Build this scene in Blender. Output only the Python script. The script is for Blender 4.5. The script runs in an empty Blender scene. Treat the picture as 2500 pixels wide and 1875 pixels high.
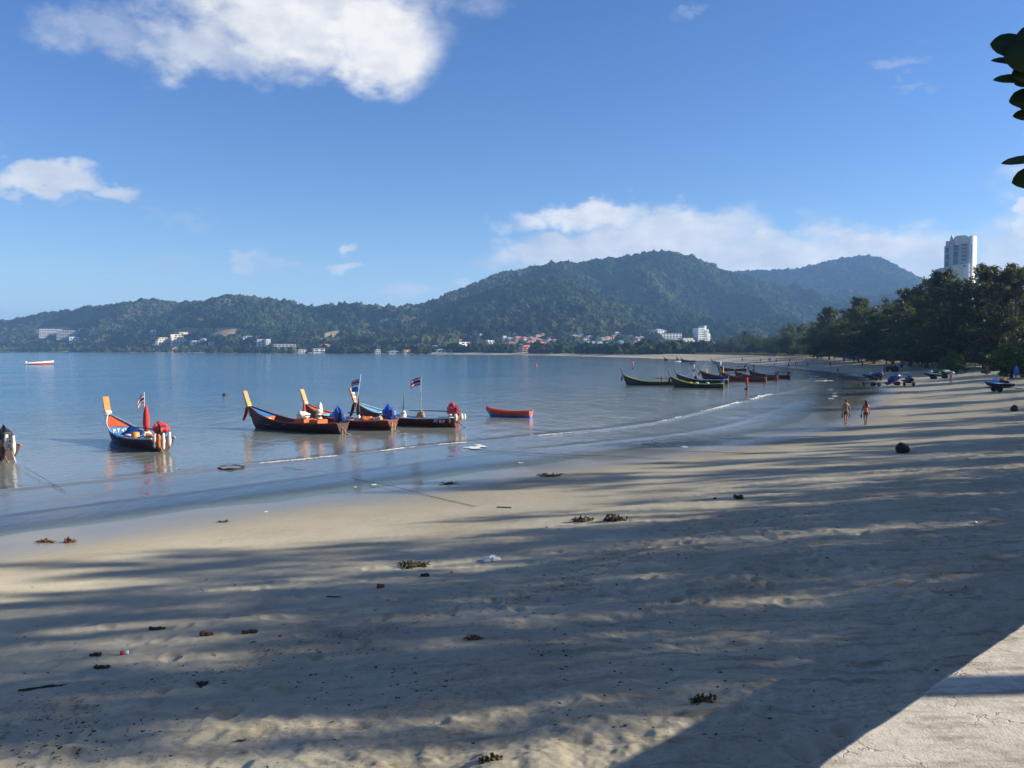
import bpy, bmesh, math, random
import numpy as np
from mathutils import Vector, Matrix, Euler
R = math.radians
random.seed(7)
rng = np.random.default_rng(11)
sc = bpy.context.scene
C = sc.collection

# ---------------------------------------------------------------- camera
CAM_Z = 5.5
FPX = 2000.0                      # focal length in pixels of the 2500 px wide photograph
PITCH = math.atan(85.0 / FPX)     # looking slightly down
cam_d = bpy.data.cameras.new('camera')
cam_d.sensor_width = 36.0
cam_d.lens = 36.0 * FPX / 2500.0
cam_d.clip_start = 0.1
cam_d.clip_end = 20000
cam = bpy.data.objects.new('camera', cam_d)
C.objects.link(cam)
cam.location = (0, 0, CAM_Z)
cam.rotation_euler = (R(90) - PITCH, 0, 0)
sc.camera = cam

# ---------------------------------------------------------------- light
SUN_EL, SUN_AZ = 23.0, 3.0        # elevation; degrees ahead of straight right (+X)
SUN_DIR = Vector((math.cos(R(SUN_EL)) * math.cos(R(SUN_AZ)), math.cos(R(SUN_EL)) * math.sin(R(SUN_AZ)), math.sin(R(SUN_EL))))
sun_d = bpy.data.lights.new('sun', 'SUN')
sun_d.energy = 5.0
sun_d.angle = R(0.53)
sun_d.color = (1.0, 0.91, 0.75)
sun = bpy.data.objects.new('sun', sun_d)
C.objects.link(sun)
sun.rotation_euler = SUN_DIR.to_track_quat('Z', 'Y').to_euler()
sun.location = (60, 0, 40)

sc.view_settings.view_transform = 'Standard'
sc.view_settings.look = 'None'
sc.view_settings.exposure = 1.15
sc.view_settings.gamma = 1.0
sc.view_settings.use_curve_mapping = False
sc.render.engine = 'CYCLES'
cy = sc.cycles
cy.use_denoising = True
try: cy.denoiser = 'OPENIMAGEDENOISE'
except Exception: pass
cy.max_bounces = 6; cy.diffuse_bounces = 2; cy.glossy_bounces = 2; cy.transmission_bounces = 3
cy.transparent_max_bounces = 6; cy.volume_bounces = 0
cy.caustics_reflective = False; cy.caustics_refractive = False
cy.use_adaptive_sampling = True; cy.adaptive_threshold = 0.02
cy.sample_clamp_indirect = 4.0

def cam_ray(px, py):
    x, y, z = (px - 1250) / FPX, 1.0, -(py - 937.5) / FPX
    c, s = math.cos(PITCH), math.sin(PITCH)
    return Vector((x, c * y + s * z, -s * y + c * z))
def gp(px, py, z=0.0):            # point at height z under a pixel of the photograph
    d = cam_ray(px, py)
    k = (z - CAM_Z) / d.z
    return Vector((d.x * k, d.y * k, z))
def at_y(px, py, Y):
    d = cam_ray(px, py); k = Y / d.y
    return Vector((d.x * k, Y, CAM_Z + d.z * k))
def azel(px, py):
    d = cam_ray(px, py).normalized()
    return math.atan2(d.x, d.y), math.asin(d.z)

# ---------------------------------------------------------------- node helpers
def N(nt, t, **kw):
    n = nt.nodes.new(t)
    for k, v in kw.items():
        if k == 'op': n.operation = v
        elif hasattr(n, k): setattr(n, k, v)
    return n
def val(nt, sock, v):
    if hasattr(v, 'links') or hasattr(v, 'is_linked'): nt.links.new(v, sock)
    else: sock.default_value = v
def M_(nt, op, a, b=None, c=None, clamp=False):
    n = nt.nodes.new('ShaderNodeMath'); n.operation = op; n.use_clamp = clamp
    val(nt, n.inputs[0], a)
    if b is not None: val(nt, n.inputs[1], b)
    if c is not None: val(nt, n.inputs[2], c)
    return n.outputs[0]
def mixc(nt, f, a, b, blend='MIX'):
    n = nt.nodes.new('ShaderNodeMix'); n.data_type = 'RGBA'; n.blend_type = blend
    val(nt, n.inputs[0], f); val(nt, n.inputs[6], a if not isinstance(a, tuple) else (*a[:3], 1)); val(nt, n.inputs[7], b if not isinstance(b, tuple) else (*b[:3], 1))
    return n.outputs[2]
def maprange(nt, v, a, b, c=0.0, d=1.0, smooth=False):
    n = nt.nodes.new('ShaderNodeMapRange')
    if smooth: n.interpolation_type = 'SMOOTHSTEP'
    val(nt, n.inputs[0], v); val(nt, n.inputs[1], a); val(nt, n.inputs[2], b); val(nt, n.inputs[3], c); val(nt, n.inputs[4], d)
    return n.outputs[0]
def noise(nt, vec, scale, detail=3, rough=0.55, out='Fac', dim='3D'):
    n = nt.nodes.new('ShaderNodeTexNoise'); n.noise_dimensions = dim
    n.inputs['Scale'].default_value = scale; n.inputs['Detail'].default_value = detail; n.inputs['Roughness'].default_value = rough
    if vec is not None: nt.links.new(vec, n.inputs['Vector'])
    return n.outputs[0 if out == 'Fac' else 1]
def ramp(nt, f, stops):
    n = nt.nodes.new('ShaderNodeValToRGB'); e = n.color_ramp.elements
    while len(e) < len(stops): e.new(0.5)
    for k, (p, c) in enumerate(stops):
        e[k].position = p; e[k].color = (*c[:3], 1) if len(c) == 3 else c
    val(nt, n.inputs[0], f)
    return n.outputs[0]
def new_mat(name):
    m = bpy.data.materials.new(name); m.use_nodes = True
    nt = m.node_tree; nt.nodes.clear()
    out = nt.nodes.new('ShaderNodeOutputMaterial')
    return m, nt, out
MATS = {}
def simple(name, col, rough=0.6, var=0.18, scale=4.0, bump=0.0, metal=0.0, spec=0.4, dirt=None, translucent=0.0):
    """painted / cloth / wood surface: base colour broken up by noise in object space"""
    if name in MATS: return MATS[name]
    m, nt, out = new_mat(name)
    tc = N(nt, 'ShaderNodeTexCoord')
    n1 = noise(nt, tc.outputs['Object'], scale, 5, 0.65)
    n2 = noise(nt, tc.outputs['Object'], scale * 6, 3, 0.6)
    f = M_(nt, 'ADD', M_(nt, 'MULTIPLY', n1, 0.7), M_(nt, 'MULTIPLY', n2, 0.3))
    lo = tuple(max(0, c * (1 - 2 * var)) for c in col); hi = tuple(min(1, c * (1 + 1.4 * var)) for c in col)
    colr = mixc(nt, maprange(nt, f, 0.3, 0.7), lo, hi)
    if dirt: colr = mixc(nt, maprange(nt, n1, 0.5, 0.75, 0, 0.7), colr, dirt)
    p = N(nt, 'ShaderNodeBsdfPrincipled')
    nt.links.new(colr, p.inputs['Base Color'])
    nt.links.new(maprange(nt, n2, 0.2, 0.8, max(0.05, rough - 0.12), min(1, rough + 0.12)), p.inputs['Roughness'])
    p.inputs['Metallic'].default_value = metal
    p.inputs['Specular IOR Level'].default_value = spec
    if bump:
        b = N(nt, 'ShaderNodeBump'); b.inputs['Strength'].default_value = bump; b.inputs['Distance'].default_value = 0.02
        nt.links.new(f, b.inputs['Height']); nt.links.new(b.outputs[0], p.inputs['Normal'])
    sh = p.outputs[0]
    if translucent:
        t = N(nt, 'ShaderNodeBsdfTranslucent'); nt.links.new(colr, t.inputs[0])
        mx = N(nt, 'ShaderNodeMixShader'); mx.inputs[0].default_value = translucent
        nt.links.new(sh, mx.inputs[1]); nt.links.new(t.outputs[0], mx.inputs[2]); sh = mx.outputs[0]
    nt.links.new(sh, out.inputs[0])
    MATS[name] = m
    return m

# ---------------------------------------------------------------- sky with clouds (all at infinity)
world = bpy.data.worlds.new('World'); sc.world = world; world.use_nodes = True
def build_world():
    nt = world.node_tree; nt.nodes.clear()
    out = N(nt, 'ShaderNodeOutputWorld'); bg = N(nt, 'ShaderNodeBackground')
    sky = N(nt, 'ShaderNodeTexSky'); sky.sky_type = 'NISHITA'; sky.sun_disc = False
    sky.sun_elevation = R(SUN_EL); sky.sun_rotation = R(90 - SUN_AZ)
    sky.altitude = 0; sky.air_density = 0.9; sky.dust_density = 0.05; sky.ozone_density = 2.6
    bg.inputs['Strength'].default_value = SKY_STRENGTH
    tc = N(nt, 'ShaderNodeTexCoord'); D = tc.outputs['Generated']
    sx = N(nt, 'ShaderNodeSeparateXYZ'); nt.links.new(D, sx.inputs[0])
    az = M_(nt, 'ARCTAN2', sx.outputs[0], sx.outputs[1]); el = M_(nt, 'ARCSINE', sx.outputs[2])
    # domain warp
    w = N(nt, 'ShaderNodeCombineXYZ'); nt.links.new(az, w.inputs[0]); nt.links.new(M_(nt, 'MULTIPLY', el, 1.7), w.inputs[1])
    P = w.outputs[0]
    w1 = N(nt, 'ShaderNodeSeparateColor'); nt.links.new(noise(nt, P, 11, 5, 0.6, 'Color', '2D'), w1.inputs[0])
    w2 = N(nt, 'ShaderNodeSeparateColor'); nt.links.new(noise(nt, P, 34, 5, 0.6, 'Color', '2D'), w2.inputs[0])
    def warp(v, k):
        a = M_(nt, 'MULTIPLY', M_(nt, 'SUBTRACT', w1.outputs[k], 0.5), 0.085)
        b = M_(nt, 'MULTIPLY', M_(nt, 'SUBTRACT', w2.outputs[k], 0.5), 0.02)
        return M_(nt, 'ADD', v, M_(nt, 'ADD', a, b))
    azw, elw = warp(az, 0), warp(el, 1)
    fine = noise(nt, P, 22, 6, 0.55, 'Fac', '2D')
    # the same noise sampled a little towards the sun: lit and shaded flanks of the clouds
    off = N(nt, 'ShaderNodeVectorMath', op='ADD'); nt.links.new(P, off.inputs[0]); off.inputs[1].default_value = (0.018, 0.012, 0)
    fine2 = noise(nt, off.outputs[0], 22, 6, 0.55, 'Fac', '2D')
    total = None; shade = None
    q = N(nt, 'ShaderNodeCombineXYZ'); nt.links.new(azw, q.inputs[0]); nt.links.new(elw, q.inputs[1]); Q = q.outputs[0]
    edge = M_(nt, 'MULTIPLY', M_(nt, 'SUBTRACT', fine, 0.5), 0.42)
    for (px, py, hw, hh, dens, soft, bright) in CLOUDS:
        a0, e0 = azel(px, py)
        sa, se = FPX / hw, FPX / hh
        v = N(nt, 'ShaderNodeVectorMath', op='MULTIPLY_ADD'); nt.links.new(Q, v.inputs[0]); v.inputs[1].default_value = (sa, se, 0); v.inputs[2].default_value = (-a0 * sa, -e0 * se, 0)
        ln = N(nt, 'ShaderNodeVectorMath', op='LENGTH'); nt.links.new(v.outputs[0], ln.inputs[0])
        m = maprange(nt, M_(nt, 'SUBTRACT', edge, ln.outputs['Value']), -1.0, soft - 1.0, 0.0, dens, True)
        total = m if total is None else M_(nt, 'MAXIMUM', total, m)
        shade = M_(nt, 'MULTIPLY', m, bright) if shade is None else M_(nt, 'MAXIMUM', shade, M_(nt, 'MULTIPLY', m, bright))
    # scattered cumulus over the rest of the sky, out of the picture
    field = noise(nt, P, 4.5, 7, 0.55, 'Fac', '2D')
    outside = maprange(nt, M_(nt, 'ABSOLUTE', az), 0.75, 1.05, 0, 1, True)
    high = maprange(nt, el, 0.02, 0.2, 0, 1, True)
    fmask = M_(nt, 'MULTIPLY', M_(nt, 'MULTIPLY', maprange(nt, field, 0.56, 0.68, 0, 0.85, True), outside), high)
    total = M_(nt, 'MAXIMUM', total, fmask); shade = M_(nt, 'MAXIMUM', shade, M_(nt, 'MULTIPLY', fmask, 0.85))
    lit = M_(nt, 'ADD', M_(nt, 'MULTIPLY', M_(nt, 'SUBTRACT', fine, fine2), 1.0), M_(nt, 'DIVIDE', shade, M_(nt, 'MAXIMUM', total, 0.02)))
    lit = M_(nt, 'ADD', lit, M_(nt, 'MULTIPLY', M_(nt, 'SUBTRACT', w1.outputs[2], 0.5), 0.6))
    ccol = mixc(nt, maprange(nt, lit, 0.25, 1.15), CLOUD_DARK, CLOUD_LIT)
    # slight deepening of the clear sky blue
    hs = N(nt, 'ShaderNodeHueSaturation'); nt.links.new(sky.outputs[0], hs.inputs['Color'])
    hs.inputs['Saturation'].default_value = SKY_SAT; hs.inputs['Hue'].default_value = 0.514; hs.inputs['Value'].default_value = 1.0
    col = mixc(nt, total, hs.outputs[0], ccol)
    nt.links.new(col, bg.inputs['Color']); nt.links.new(bg.outputs[0], out.inputs['Surface'])
SKY_STRENGTH = 0.070
SKY_SAT = 1.25
CLOUD_LIT, CLOUD_DARK = (6.4, 6.3, 6.15), (3.9, 4.2, 4.7)
CLOUDS = [  # px, py, half width, half height, density, softness, brightness
    (730, 35, 390, 165, 1.0, 0.7, 0.8), (925, 100, 175, 160, 1.0, 0.6, 1.05), (470, 110, 190, 80, 0.75, 0.8, 0.55),
    (250, 95, 150, 62, 0.45, 0.8, 0.45), (850, -190, 520, 220, 0.95, 0.7, 0.8), (700, -420, 300, 140, 0.7, 0.8, 0.8),
    (95, 432, 140, 48, 0.85, 0.6, 0.75), (265, 455, 80, 36, 0.8, 0.6, 0.7), (430, 515, 120, 24, 0.2, 0.9, 0.5), (180, 500, 100, 20, 0.2, 0.9, 0.5),
    (610, 636, 60, 24, 0.5, 0.6, 0.8), (690, 655, 80, 20, 0.3, 0.8, 0.5), (835, 642, 60, 22, 0.65, 0.6, 0.9), (350, 652, 190, 16, 0.25, 0.9, 0.4),
    (1000, 725, 80, 28, 0.6, 0.7, 0.7), (1125, 705, 50, 24, 0.7, 0.6, 0.9),
    (1420, 525, 210, 50, 0.95, 0.65, 0.95), (1620, 570, 300, 75, 0.93, 0.7, 0.82), (1450, 625, 340, 75, 0.95, 0.65, 0.6),
    (1190, 632, 60, 42, 0.5, 0.9, 0.25), (1850, 630, 380, 100, 0.96, 0.65, 0.7), (2140, 605, 220, 72, 0.95, 0.65, 0.8), (2300, 660, 280, 90, 0.92, 0.8, 0.55),
    (2490, 600, 170, 95, 0.85, 0.7, 0.7), (2500, 530, 50, 36, 0.8, 0.5, 1.0), (2190, 142, 70, 24, 0.25, 0.9, 0.7), (2235, 190, 60, 16, 0.15, 0.9, 0.7),
    (1690, 45, 50, 14, 0.15, 0.9, 0.7), (2800, 400, 300, 120, 0.8, 0.7, 0.8), (-350, 300, 260, 90, 0.8, 0.7, 0.7), (-300, 640, 200, 40, 0.5, 0.8, 0.6),
]
world.cycles.sampling_method = 'MANUAL'; world.cycles.sample_map_resolution = 512
build_world()

# ---------------------------------------------------------------- object helpers
def link(o): C.objects.link(o); return o
def tag(o, label=None, cat=None, group=None, kind=None):
    if label: o['label'] = label
    if cat: o['category'] = cat
    if group: o['group'] = group
    if kind: o['kind'] = kind
    return o
def mesh_obj(name, verts, faces, mat, parent=None, smooth=False):
    me = bpy.data.meshes.new(name)
    me.from_pydata([tuple(v) for v in verts], [], faces)
    me.validate()
    if mat: me.materials.append(mat)
    if smooth: me.polygons.foreach_set('use_smooth', [True] * len(me.polygons))
    me.update()
    o = link(bpy.data.objects.new(name, me))
    if parent: o.parent = parent
    return o
def fast_mesh(name, co, faces, mat, smooth=True):
    """numpy verts (n,3) and quads/tris (m,k) -> mesh"""
    me = bpy.data.meshes.new(name)
    co = np.ascontiguousarray(co, dtype=np.float32); faces = np.ascontiguousarray(faces, dtype=np.int32)
    k = faces.shape[1]
    me.vertices.add(len(co)); me.vertices.foreach_set('co', co.ravel())
    me.loops.add(faces.size); me.loops.foreach_set('vertex_index', faces.ravel())
    me.polygons.add(len(faces))
    me.polygons.foreach_set('loop_start', np.arange(0, faces.size, k, dtype=np.int32))
    me.polygons.foreach_set('loop_total', np.full(len(faces), k, dtype=np.int32))
    if smooth: me.polygons.foreach_set('use_smooth', np.ones(len(faces), dtype=bool))
    if mat: me.materials.append(mat)
    me.update(calc_edges=True)
    return me
def empty(name, loc=(0, 0, 0), rz=0.0):
    o = link(bpy.data.objects.new(name, None)); o.location = loc; o.rotation_euler = (0, 0, rz); o.empty_display_size = 0.2
    return o
def bm_obj(name, bm, mat, parent=None, smooth=False):
    me = bpy.data.meshes.new(name); bm.to_mesh(me); bm.free()
    if mat: me.materials.append(mat)
    if smooth: me.polygons.foreach_set('use_smooth', [True] * len(me.polygons))
    o = link(bpy.data.objects.new(name, me))
    if parent: o.parent = parent
    return o
def add_box(bm, c, s, rot=None, bevel=0.0):
    m = Matrix.Translation(c)
    if rot is not None: m = m @ (Euler(rot).to_matrix().to_4x4() if not isinstance(rot, Matrix) else rot.to_4x4())
    r = bmesh.ops.create_cube(bm, size=1.0, matrix=m @ Matrix.Diagonal((*s, 1)))
    if bevel:
        ed = list({e for v in r['verts'] for e in v.link_edges})
        bmesh.ops.bevel(bm, geom=ed, offset=bevel, segments=2, affect='EDGES', profile=0.5)
    return r['verts']
def box(name, c, s, mat, parent=None, rot=None, bevel=0.0):
    bm = bmesh.new(); add_box(bm, c, s, rot, bevel); return bm_obj(name, bm, mat, parent)
def add_tube(bm, pts, rad, n=8, cap=True):
    pts = [Vector(p) for p in pts]
    rads = rad if hasattr(rad, '__len__') else [rad] * len(pts)
    rings = []
    up0 = Vector((0, 0, 1))
    for i, p in enumerate(pts):
        t = (pts[min(i + 1, len(pts) - 1)] - pts[max(i - 1, 0)])
        t = t.normalized() if t.length > 1e-9 else Vector((0, 0, 1))
        u = t.cross(up0 if abs(t.z) < 0.95 else Vector((1, 0, 0))).normalized(); v = t.cross(u)
        rings.append([bm.verts.new(p + (u * math.cos(2 * math.pi * k / n) + v * math.sin(2 * math.pi * k / n)) * rads[i]) for k in range(n)])
    for a, b in zip(rings, rings[1:]):
        for k in range(n):
            bm.faces.new((a[k], a[(k + 1) % n], b[(k + 1) % n], b[k]))
    if cap:
        bm.faces.new(rings[0][::-1]); bm.faces.new(rings[-1])
def tube(name, pts, rad, mat, parent=None, n=8, smooth=True):
    bm = bmesh.new(); add_tube(bm, pts, rad, n); bmesh.ops.recalc_face_normals(bm, faces=bm.faces)
    return bm_obj(name, bm, mat, parent, smooth)
def lump(name, c, s, mat, parent=None, sub=2, amp=0.2, seed=0, rot=None, flat=None):
    """irregular rounded mass (tied tarp, heap of net, buoy)"""
    bm = bmesh.new(); bmesh.ops.create_icosphere(bm, subdivisions=sub, radius=1.0)
    rd = random.Random(seed); ph = [rd.uniform(0, 6.28) for _ in range(9)]
    for v in bm.verts:
        x, y, z = v.co
        k = 1 + amp * (math.sin(3.1 * x + ph[0]) * math.sin(2.7 * y + ph[1]) + 0.7 * math.sin(5.3 * z + ph[2]) * math.sin(4.1 * x + ph[3]) + 0.5 * math.sin(9 * y + ph[4]) * math.sin(8 * z + ph[5])) + rd.uniform(-amp, amp) * 0.35
        v.co = v.co * k
        if flat is not None and v.co.z < flat: v.co.z = flat
    m = Matrix.Translation(c) @ (Euler(rot).to_matrix().to_4x4() if rot else Matrix()) @ Matrix.Diagonal((*s, 1))
    bmesh.ops.transform(bm, matrix=m, verts=bm.verts)
    return bm_obj(name, bm, mat, parent, True)
def lathe(name, prof, mat, parent=None, n=12, c=(0, 0, 0), smooth=True, rot=None):
    """prof: list of (radius, z)"""
    bm = bmesh.new(); rings = []
    for r, z in prof:
        rings.append([bm.verts.new((r * math.cos(2 * math.pi * k / n), r * math.sin(2 * math.pi * k / n), z)) for k in range(n)])
    for a, b in zip(rings, rings[1:]):
        for k in range(n): bm.faces.new((a[k], a[(k + 1) % n], b[(k + 1) % n], b[k]))
    bm.faces.new(rings[0][::-1]); bm.faces.new(rings[-1])
    m = Matrix.Translation(c) @ (Euler(rot).to_matrix().to_4x4() if rot else Matrix())
    bmesh.ops.transform(bm, matrix=m, verts=bm.verts)
    return bm_obj(name, bm, mat, parent, smooth)
def copy_tree(o, parent=None):
    c = o.copy(); C.objects.link(c); c.parent = parent
    if parent: c.matrix_parent_inverse = o.matrix_parent_inverse
    for ch in list(o.children): copy_tree(ch, c)
    return c

# ---------------------------------------------------------------- numpy noise
_perm = rng.permutation(4096)
def _h(ix, iy): return _perm[(ix + _perm[iy & 4095]) & 4095] / 4095.0
def vnoise(x, y):
    ix = np.floor(x).astype(np.int64); iy = np.floor(y).astype(np.int64); fx = x - ix; fy = y - iy
    u = fx * fx * fx * (fx * (fx * 6 - 15) + 10); v = fy * fy * fy * (fy * (fy * 6 - 15) + 10)
    a = _h(ix, iy); b = _h(ix + 1, iy); c = _h(ix, iy + 1); d = _h(ix + 1, iy + 1)
    return (a * (1 - u) + b * u) * (1 - v) + (c * (1 - u) + d * u) * v
def fbm(x, y, o=4, g=0.5):
    s = 0; a = 1; t = 0
    for k in range(o):
        s = s + a * vnoise(x * 2 ** k + 17.3 * k, y * 2 ** k - 9.1 * k); t += a; a *= g
    return s / t
# ================================================================ THE LAND
SHORE0 = [(-300, -330), (-80, -42), (-40, -2), (-14.9, 23.6), (-11.3, 27.3), (-4, 34.3), (9.1, 46.6), (19.3, 58), (30.4, 79), (45.7, 109), (56, 134), (67, 166),
          (77.6, 222), (84, 284), (87, 366), (80, 470), (55, 600), (5, 760), (-100, 900), (-230, 1030), (-480, 1280), (-800, 1540), (-1150, 1800), (-1700, 2150), (-2600, 2500), (-5500, 2900)]
def catmull(P, k=4):
    P = [np.array(p, float) for p in P]; out = []
    for i in range(len(P) - 1):
        p0, p1, p2, p3 = P[max(i - 1, 0)], P[i], P[i + 1], P[min(i + 2, len(P) - 1)]
        for j in range(k):
            t = j / k
            out.append(0.5 * (2 * p1 + (p2 - p0) * t + (2 * p0 - 5 * p1 + 4 * p2 - p3) * t * t + (3 * p1 - p0 - 3 * p2 + p3) * t ** 3))
    out.append(P[-1]); return np.array(out)
SHORE = catmull(SHORE0, 4)
def shore_d(x, y):
    """signed distance to the waterline, landward positive"""
    x = np.asarray(x, float).ravel(); y = np.asarray(y, float).ravel()
    if len(x) < 3000:
        A = SHORE[:-1]; T = SHORE[1:] - A; L2 = (T * T).sum(1)
        rx = x[:, None] - A[None, :, 0]; ry = y[:, None] - A[None, :, 1]
        u = np.clip((rx * T[:, 0] + ry * T[:, 1]) / L2, 0, 1)
        d2 = (rx - u * T[:, 0]) ** 2 + (ry - u * T[:, 1]) ** 2; k = d2.argmin(1); i = np.arange(len(x))
        s = np.sign(rx[i, k] * T[k, 1] - ry[i, k] * T[k, 0])
        return np.sqrt(d2[i, k]) * np.where(s == 0, 1, s)
    best = np.full(x.shape, 1e18); sg = np.ones(x.shape)
    for a, b in zip(SHORE, SHORE[1:]):
        t = b - a; L2 = t @ t
        u = np.clip(((x - a[0]) * t[0] + (y - a[1]) * t[1]) / L2, 0, 1)
        dx = x - a[0] - u * t[0]; dy = y - a[1] - u * t[1]
        d2 = dx * dx + dy * dy
        m = d2 < best - 1e-9
        best = np.where(m, d2, best)
        sg = np.where(m, np.sign((x - a[0]) * t[1] - (y - a[1]) * t[0]), sg)
    return np.sqrt(best) * np.where(sg == 0, 1, sg)
def beach_z(d):
    return np.interp(d, [-600, -120, -40, -12, -3, 0, 3, 7, 14, 27, 45, 70, 140, 400], [-8, -5, -2.0, -.45, -.09, 0, .07, .24, .72, 1.80, 2.35, 2.7, 3.0, 3.2])
def sand_relief(x, y, d):
    dry = np.clip((d - 9) / 12, 0, 1)
    z = (fbm(x / 6.0, y / 6.0, 3) - 0.5) * (0.06 + 0.26 * dry) + (fbm(x / 0.9, y / 0.9, 3) - 0.5) * 0.15 * dry + (fbm(x / 0.22, y / 0.22, 3) - 0.5) * 0.075 * dry
    # trodden dimples
    cell = 0.62; gx = x / cell; gy = y / cell
    ix = np.floor(gx).astype(np.int64); iy = np.floor(gy).astype(np.int64); dim = np.zeros_like(x)
    patch = np.clip((fbm(x / 4 + 50, y / 4, 2) - 0.30) * 4, 0, 1)
    for ax in (-1, 0, 1):
        for ay in (-1, 0, 1):
            jx, jy = ix + ax, iy + ay
            cx = jx + 0.1 + 0.8 * _h(jx, jy); cy_ = jy + 0.1 + 0.8 * _h(jx + 71, jy + 13); th = 6.28 * _h(jx + 5, jy + 39)
            ex = (gx - cx) * np.cos(th) + (gy - cy_) * np.sin(th); ey = -(gx - cx) * np.sin(th) + (gy - cy_) * np.cos(th)
            q = (ex / 0.30) ** 2 + (ey / 0.17) ** 2
            k = (_h(jx + 9, jy + 91) > 0.35)
            dim = dim + k * (-np.exp(-q) * 1.0 + 0.45 * np.exp(-(np.sqrt(q) - 1.5) ** 2 * 5))
    z = z + dim * 0.085 * dry * patch
    # line of weed and trodden crest
    return z
def ground_z(x, y):
    x = np.atleast_1d(np.asarray(x, float)); y = np.atleast_1d(np.asarray(y, float)); d = shore_d(x, y)
    return beach_z(d) + sand_relief(x, y, d)
def gz(x, y): return float(ground_z(x, y)[0])
def on_sand(px, py):              # point of the beach under a pixel of the photograph
    z = 1.0
    for _ in range(12):
        p = gp(px, py, z); z = 0.5 * z + 0.5 * float(ground_z(p.x, p.y)[0])
    return gp(px, py, z)

# ---- sand material
def sand_material():
    m, nt, out = new_mat('beach_sand')
    geo = N(nt, 'ShaderNodeNewGeometry'); P = geo.outputs['Position']
    wet = N(nt, 'ShaderNodeAttribute'); wet.attribute_name = 'wet'; wetf = wet.outputs['Fac']
    dryn = N(nt, 'ShaderNodeAttribute'); dryn.attribute_name = 'trodden'; dry = dryn.outputs['Fac']
    n1 = noise(nt, P, 0.35, 5, 0.6); n2 = noise(nt, P, 5, 5, 0.65); n3 = noise(nt, P, 60, 3, 0.7)
    f = M_(nt, 'ADD', M_(nt, 'MULTIPLY', n1, 0.5), M_(nt, 'ADD', M_(nt, 'MULTIPLY', n2, 0.3), M_(nt, 'MULTIPLY', n3, 0.2)))
    col = ramp(nt, f, [(0.3, (0.30, 0.262, 0.19)), (0.5, (0.405, 0.368, 0.278)), (0.7, (0.49, 0.455, 0.36))])
    # specks of weed and shell on the trodden sand
    sp = noise(nt, P, 16, 2, 0.8); spk = M_(nt, 'MULTIPLY', maprange(nt, sp, 0.63, 0.72), M_(nt, 'MULTIPLY', dry, maprange(nt, n1, 0.38, 0.55)))
    col = mixc(nt, M_(nt, 'MULTIPLY', spk, 0.75), col, (0.10, 0.075, 0.045))
    streak = N(nt, 'ShaderNodeMapping'); streak.inputs['Rotation'].default_value = (0, 0, R(-45)); streak.inputs['Scale'].default_value = (0.5, 3.0, 1); nt.links.new(P, streak.inputs[0])
    st = noise(nt, streak.outputs[0], 1.6, 5, 0.7)
    col = mixc(nt, M_(nt, 'MULTIPLY', maprange(nt, st, 0.50, 0.68), M_(nt, 'MULTIPLY', dry, 0.7)), col, (0.16, 0.125, 0.08))
    tide = N(nt, 'ShaderNodeAttribute'); tide.attribute_name = 'tide'
    tn = M_(nt, 'ADD', M_(nt, 'MULTIPLY', n2, 0.6), M_(nt, 'MULTIPLY', sp, 0.4))
    col = mixc(nt, M_(nt, 'MULTIPLY', maprange(nt, tn, 0.50, 0.62), M_(nt, 'MULTIPLY', tide.outputs['Fac'], 0.75)), col, (0.12, 0.095, 0.06))
    wetn = M_(nt, 'MULTIPLY', wetf, maprange(nt, n1, 0.25, 0.65, 0.75, 1.0))
    col = mixc(nt, M_(nt, 'MULTIPLY', wetn, 0.9), col, (0.165, 0.15, 0.125))
    soil = N(nt, 'ShaderNodeAttribute'); soil.attribute_name = 'soil'
    col = mixc(nt, soil.outputs['Fac'], col, mixc(nt, n2, (0.05, 0.05, 0.022), (0.11, 0.09, 0.05)))
    b = N(nt, 'ShaderNodeBump'); b.inputs['Distance'].default_value = 0.03
    nt.links.new(M_(nt, 'ADD', M_(nt, 'MULTIPLY', n2, 0.8), M_(nt, 'MULTIPLY', n3, 0.35)), b.inputs['Height'])
    nt.links.new(maprange(nt, wetf, 0, 0.6, 0.55, 0.02), b.inputs['Strength'])
    df = N(nt, 'ShaderNodeBsdfDiffuse'); nt.links.new(col, df.inputs[0]); nt.links.new(b.outputs[0], df.inputs['Normal']); df.inputs['Roughness'].default_value = 0.5
    gl = N(nt, 'ShaderNodeBsdfGlossy'); nt.links.new(maprange(nt, wetf, 0.35, 1.0, 0.38, 0.09), gl.inputs['Roughness'])
    fr = N(nt, 'ShaderNodeFresnel'); fr.inputs[0].default_value = 1.33
    mx = N(nt, 'ShaderNodeMixShader'); nt.links.new(M_(nt, 'MULTIPLY', fr.outputs[0], maprange(nt, wetn, 0.25, 0.95, 0.0, 1.0, True)), mx.inputs[0])
    nt.links.new(df.outputs[0], mx.inputs[1]); nt.links.new(gl.outputs[0], mx.inputs[2])
    nt.links.new(mx.outputs[0], out.inputs[0])
    return m
def polar_grid(az, r):
    A, RR = np.meshgrid(az, r)
    x = (RR * np.sin(A)).ravel(); y = (RR * np.cos(A)).ravel()
    n = len(az); i = np.arange((len(r) - 1) * (n - 1)); row = i // (n - 1); c = i % (n - 1); a = row * n + c
    return x, y, np.stack([a, a + 1, a + n + 1, a + n], 1)
az_f = np.concatenate([np.linspace(R(-120), R(-37), 40)[:-1], np.linspace(R(-37), R(37), 600), np.linspace(R(37), R(120), 60)[1:]])
inv = np.linspace(1 / 5.0, 1 / 420.0, 780)
r_f = np.concatenate([np.linspace(2.5, 4.9, 12), 1 / inv, 420 * 1.016 ** np.arange(1, 175)])
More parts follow.
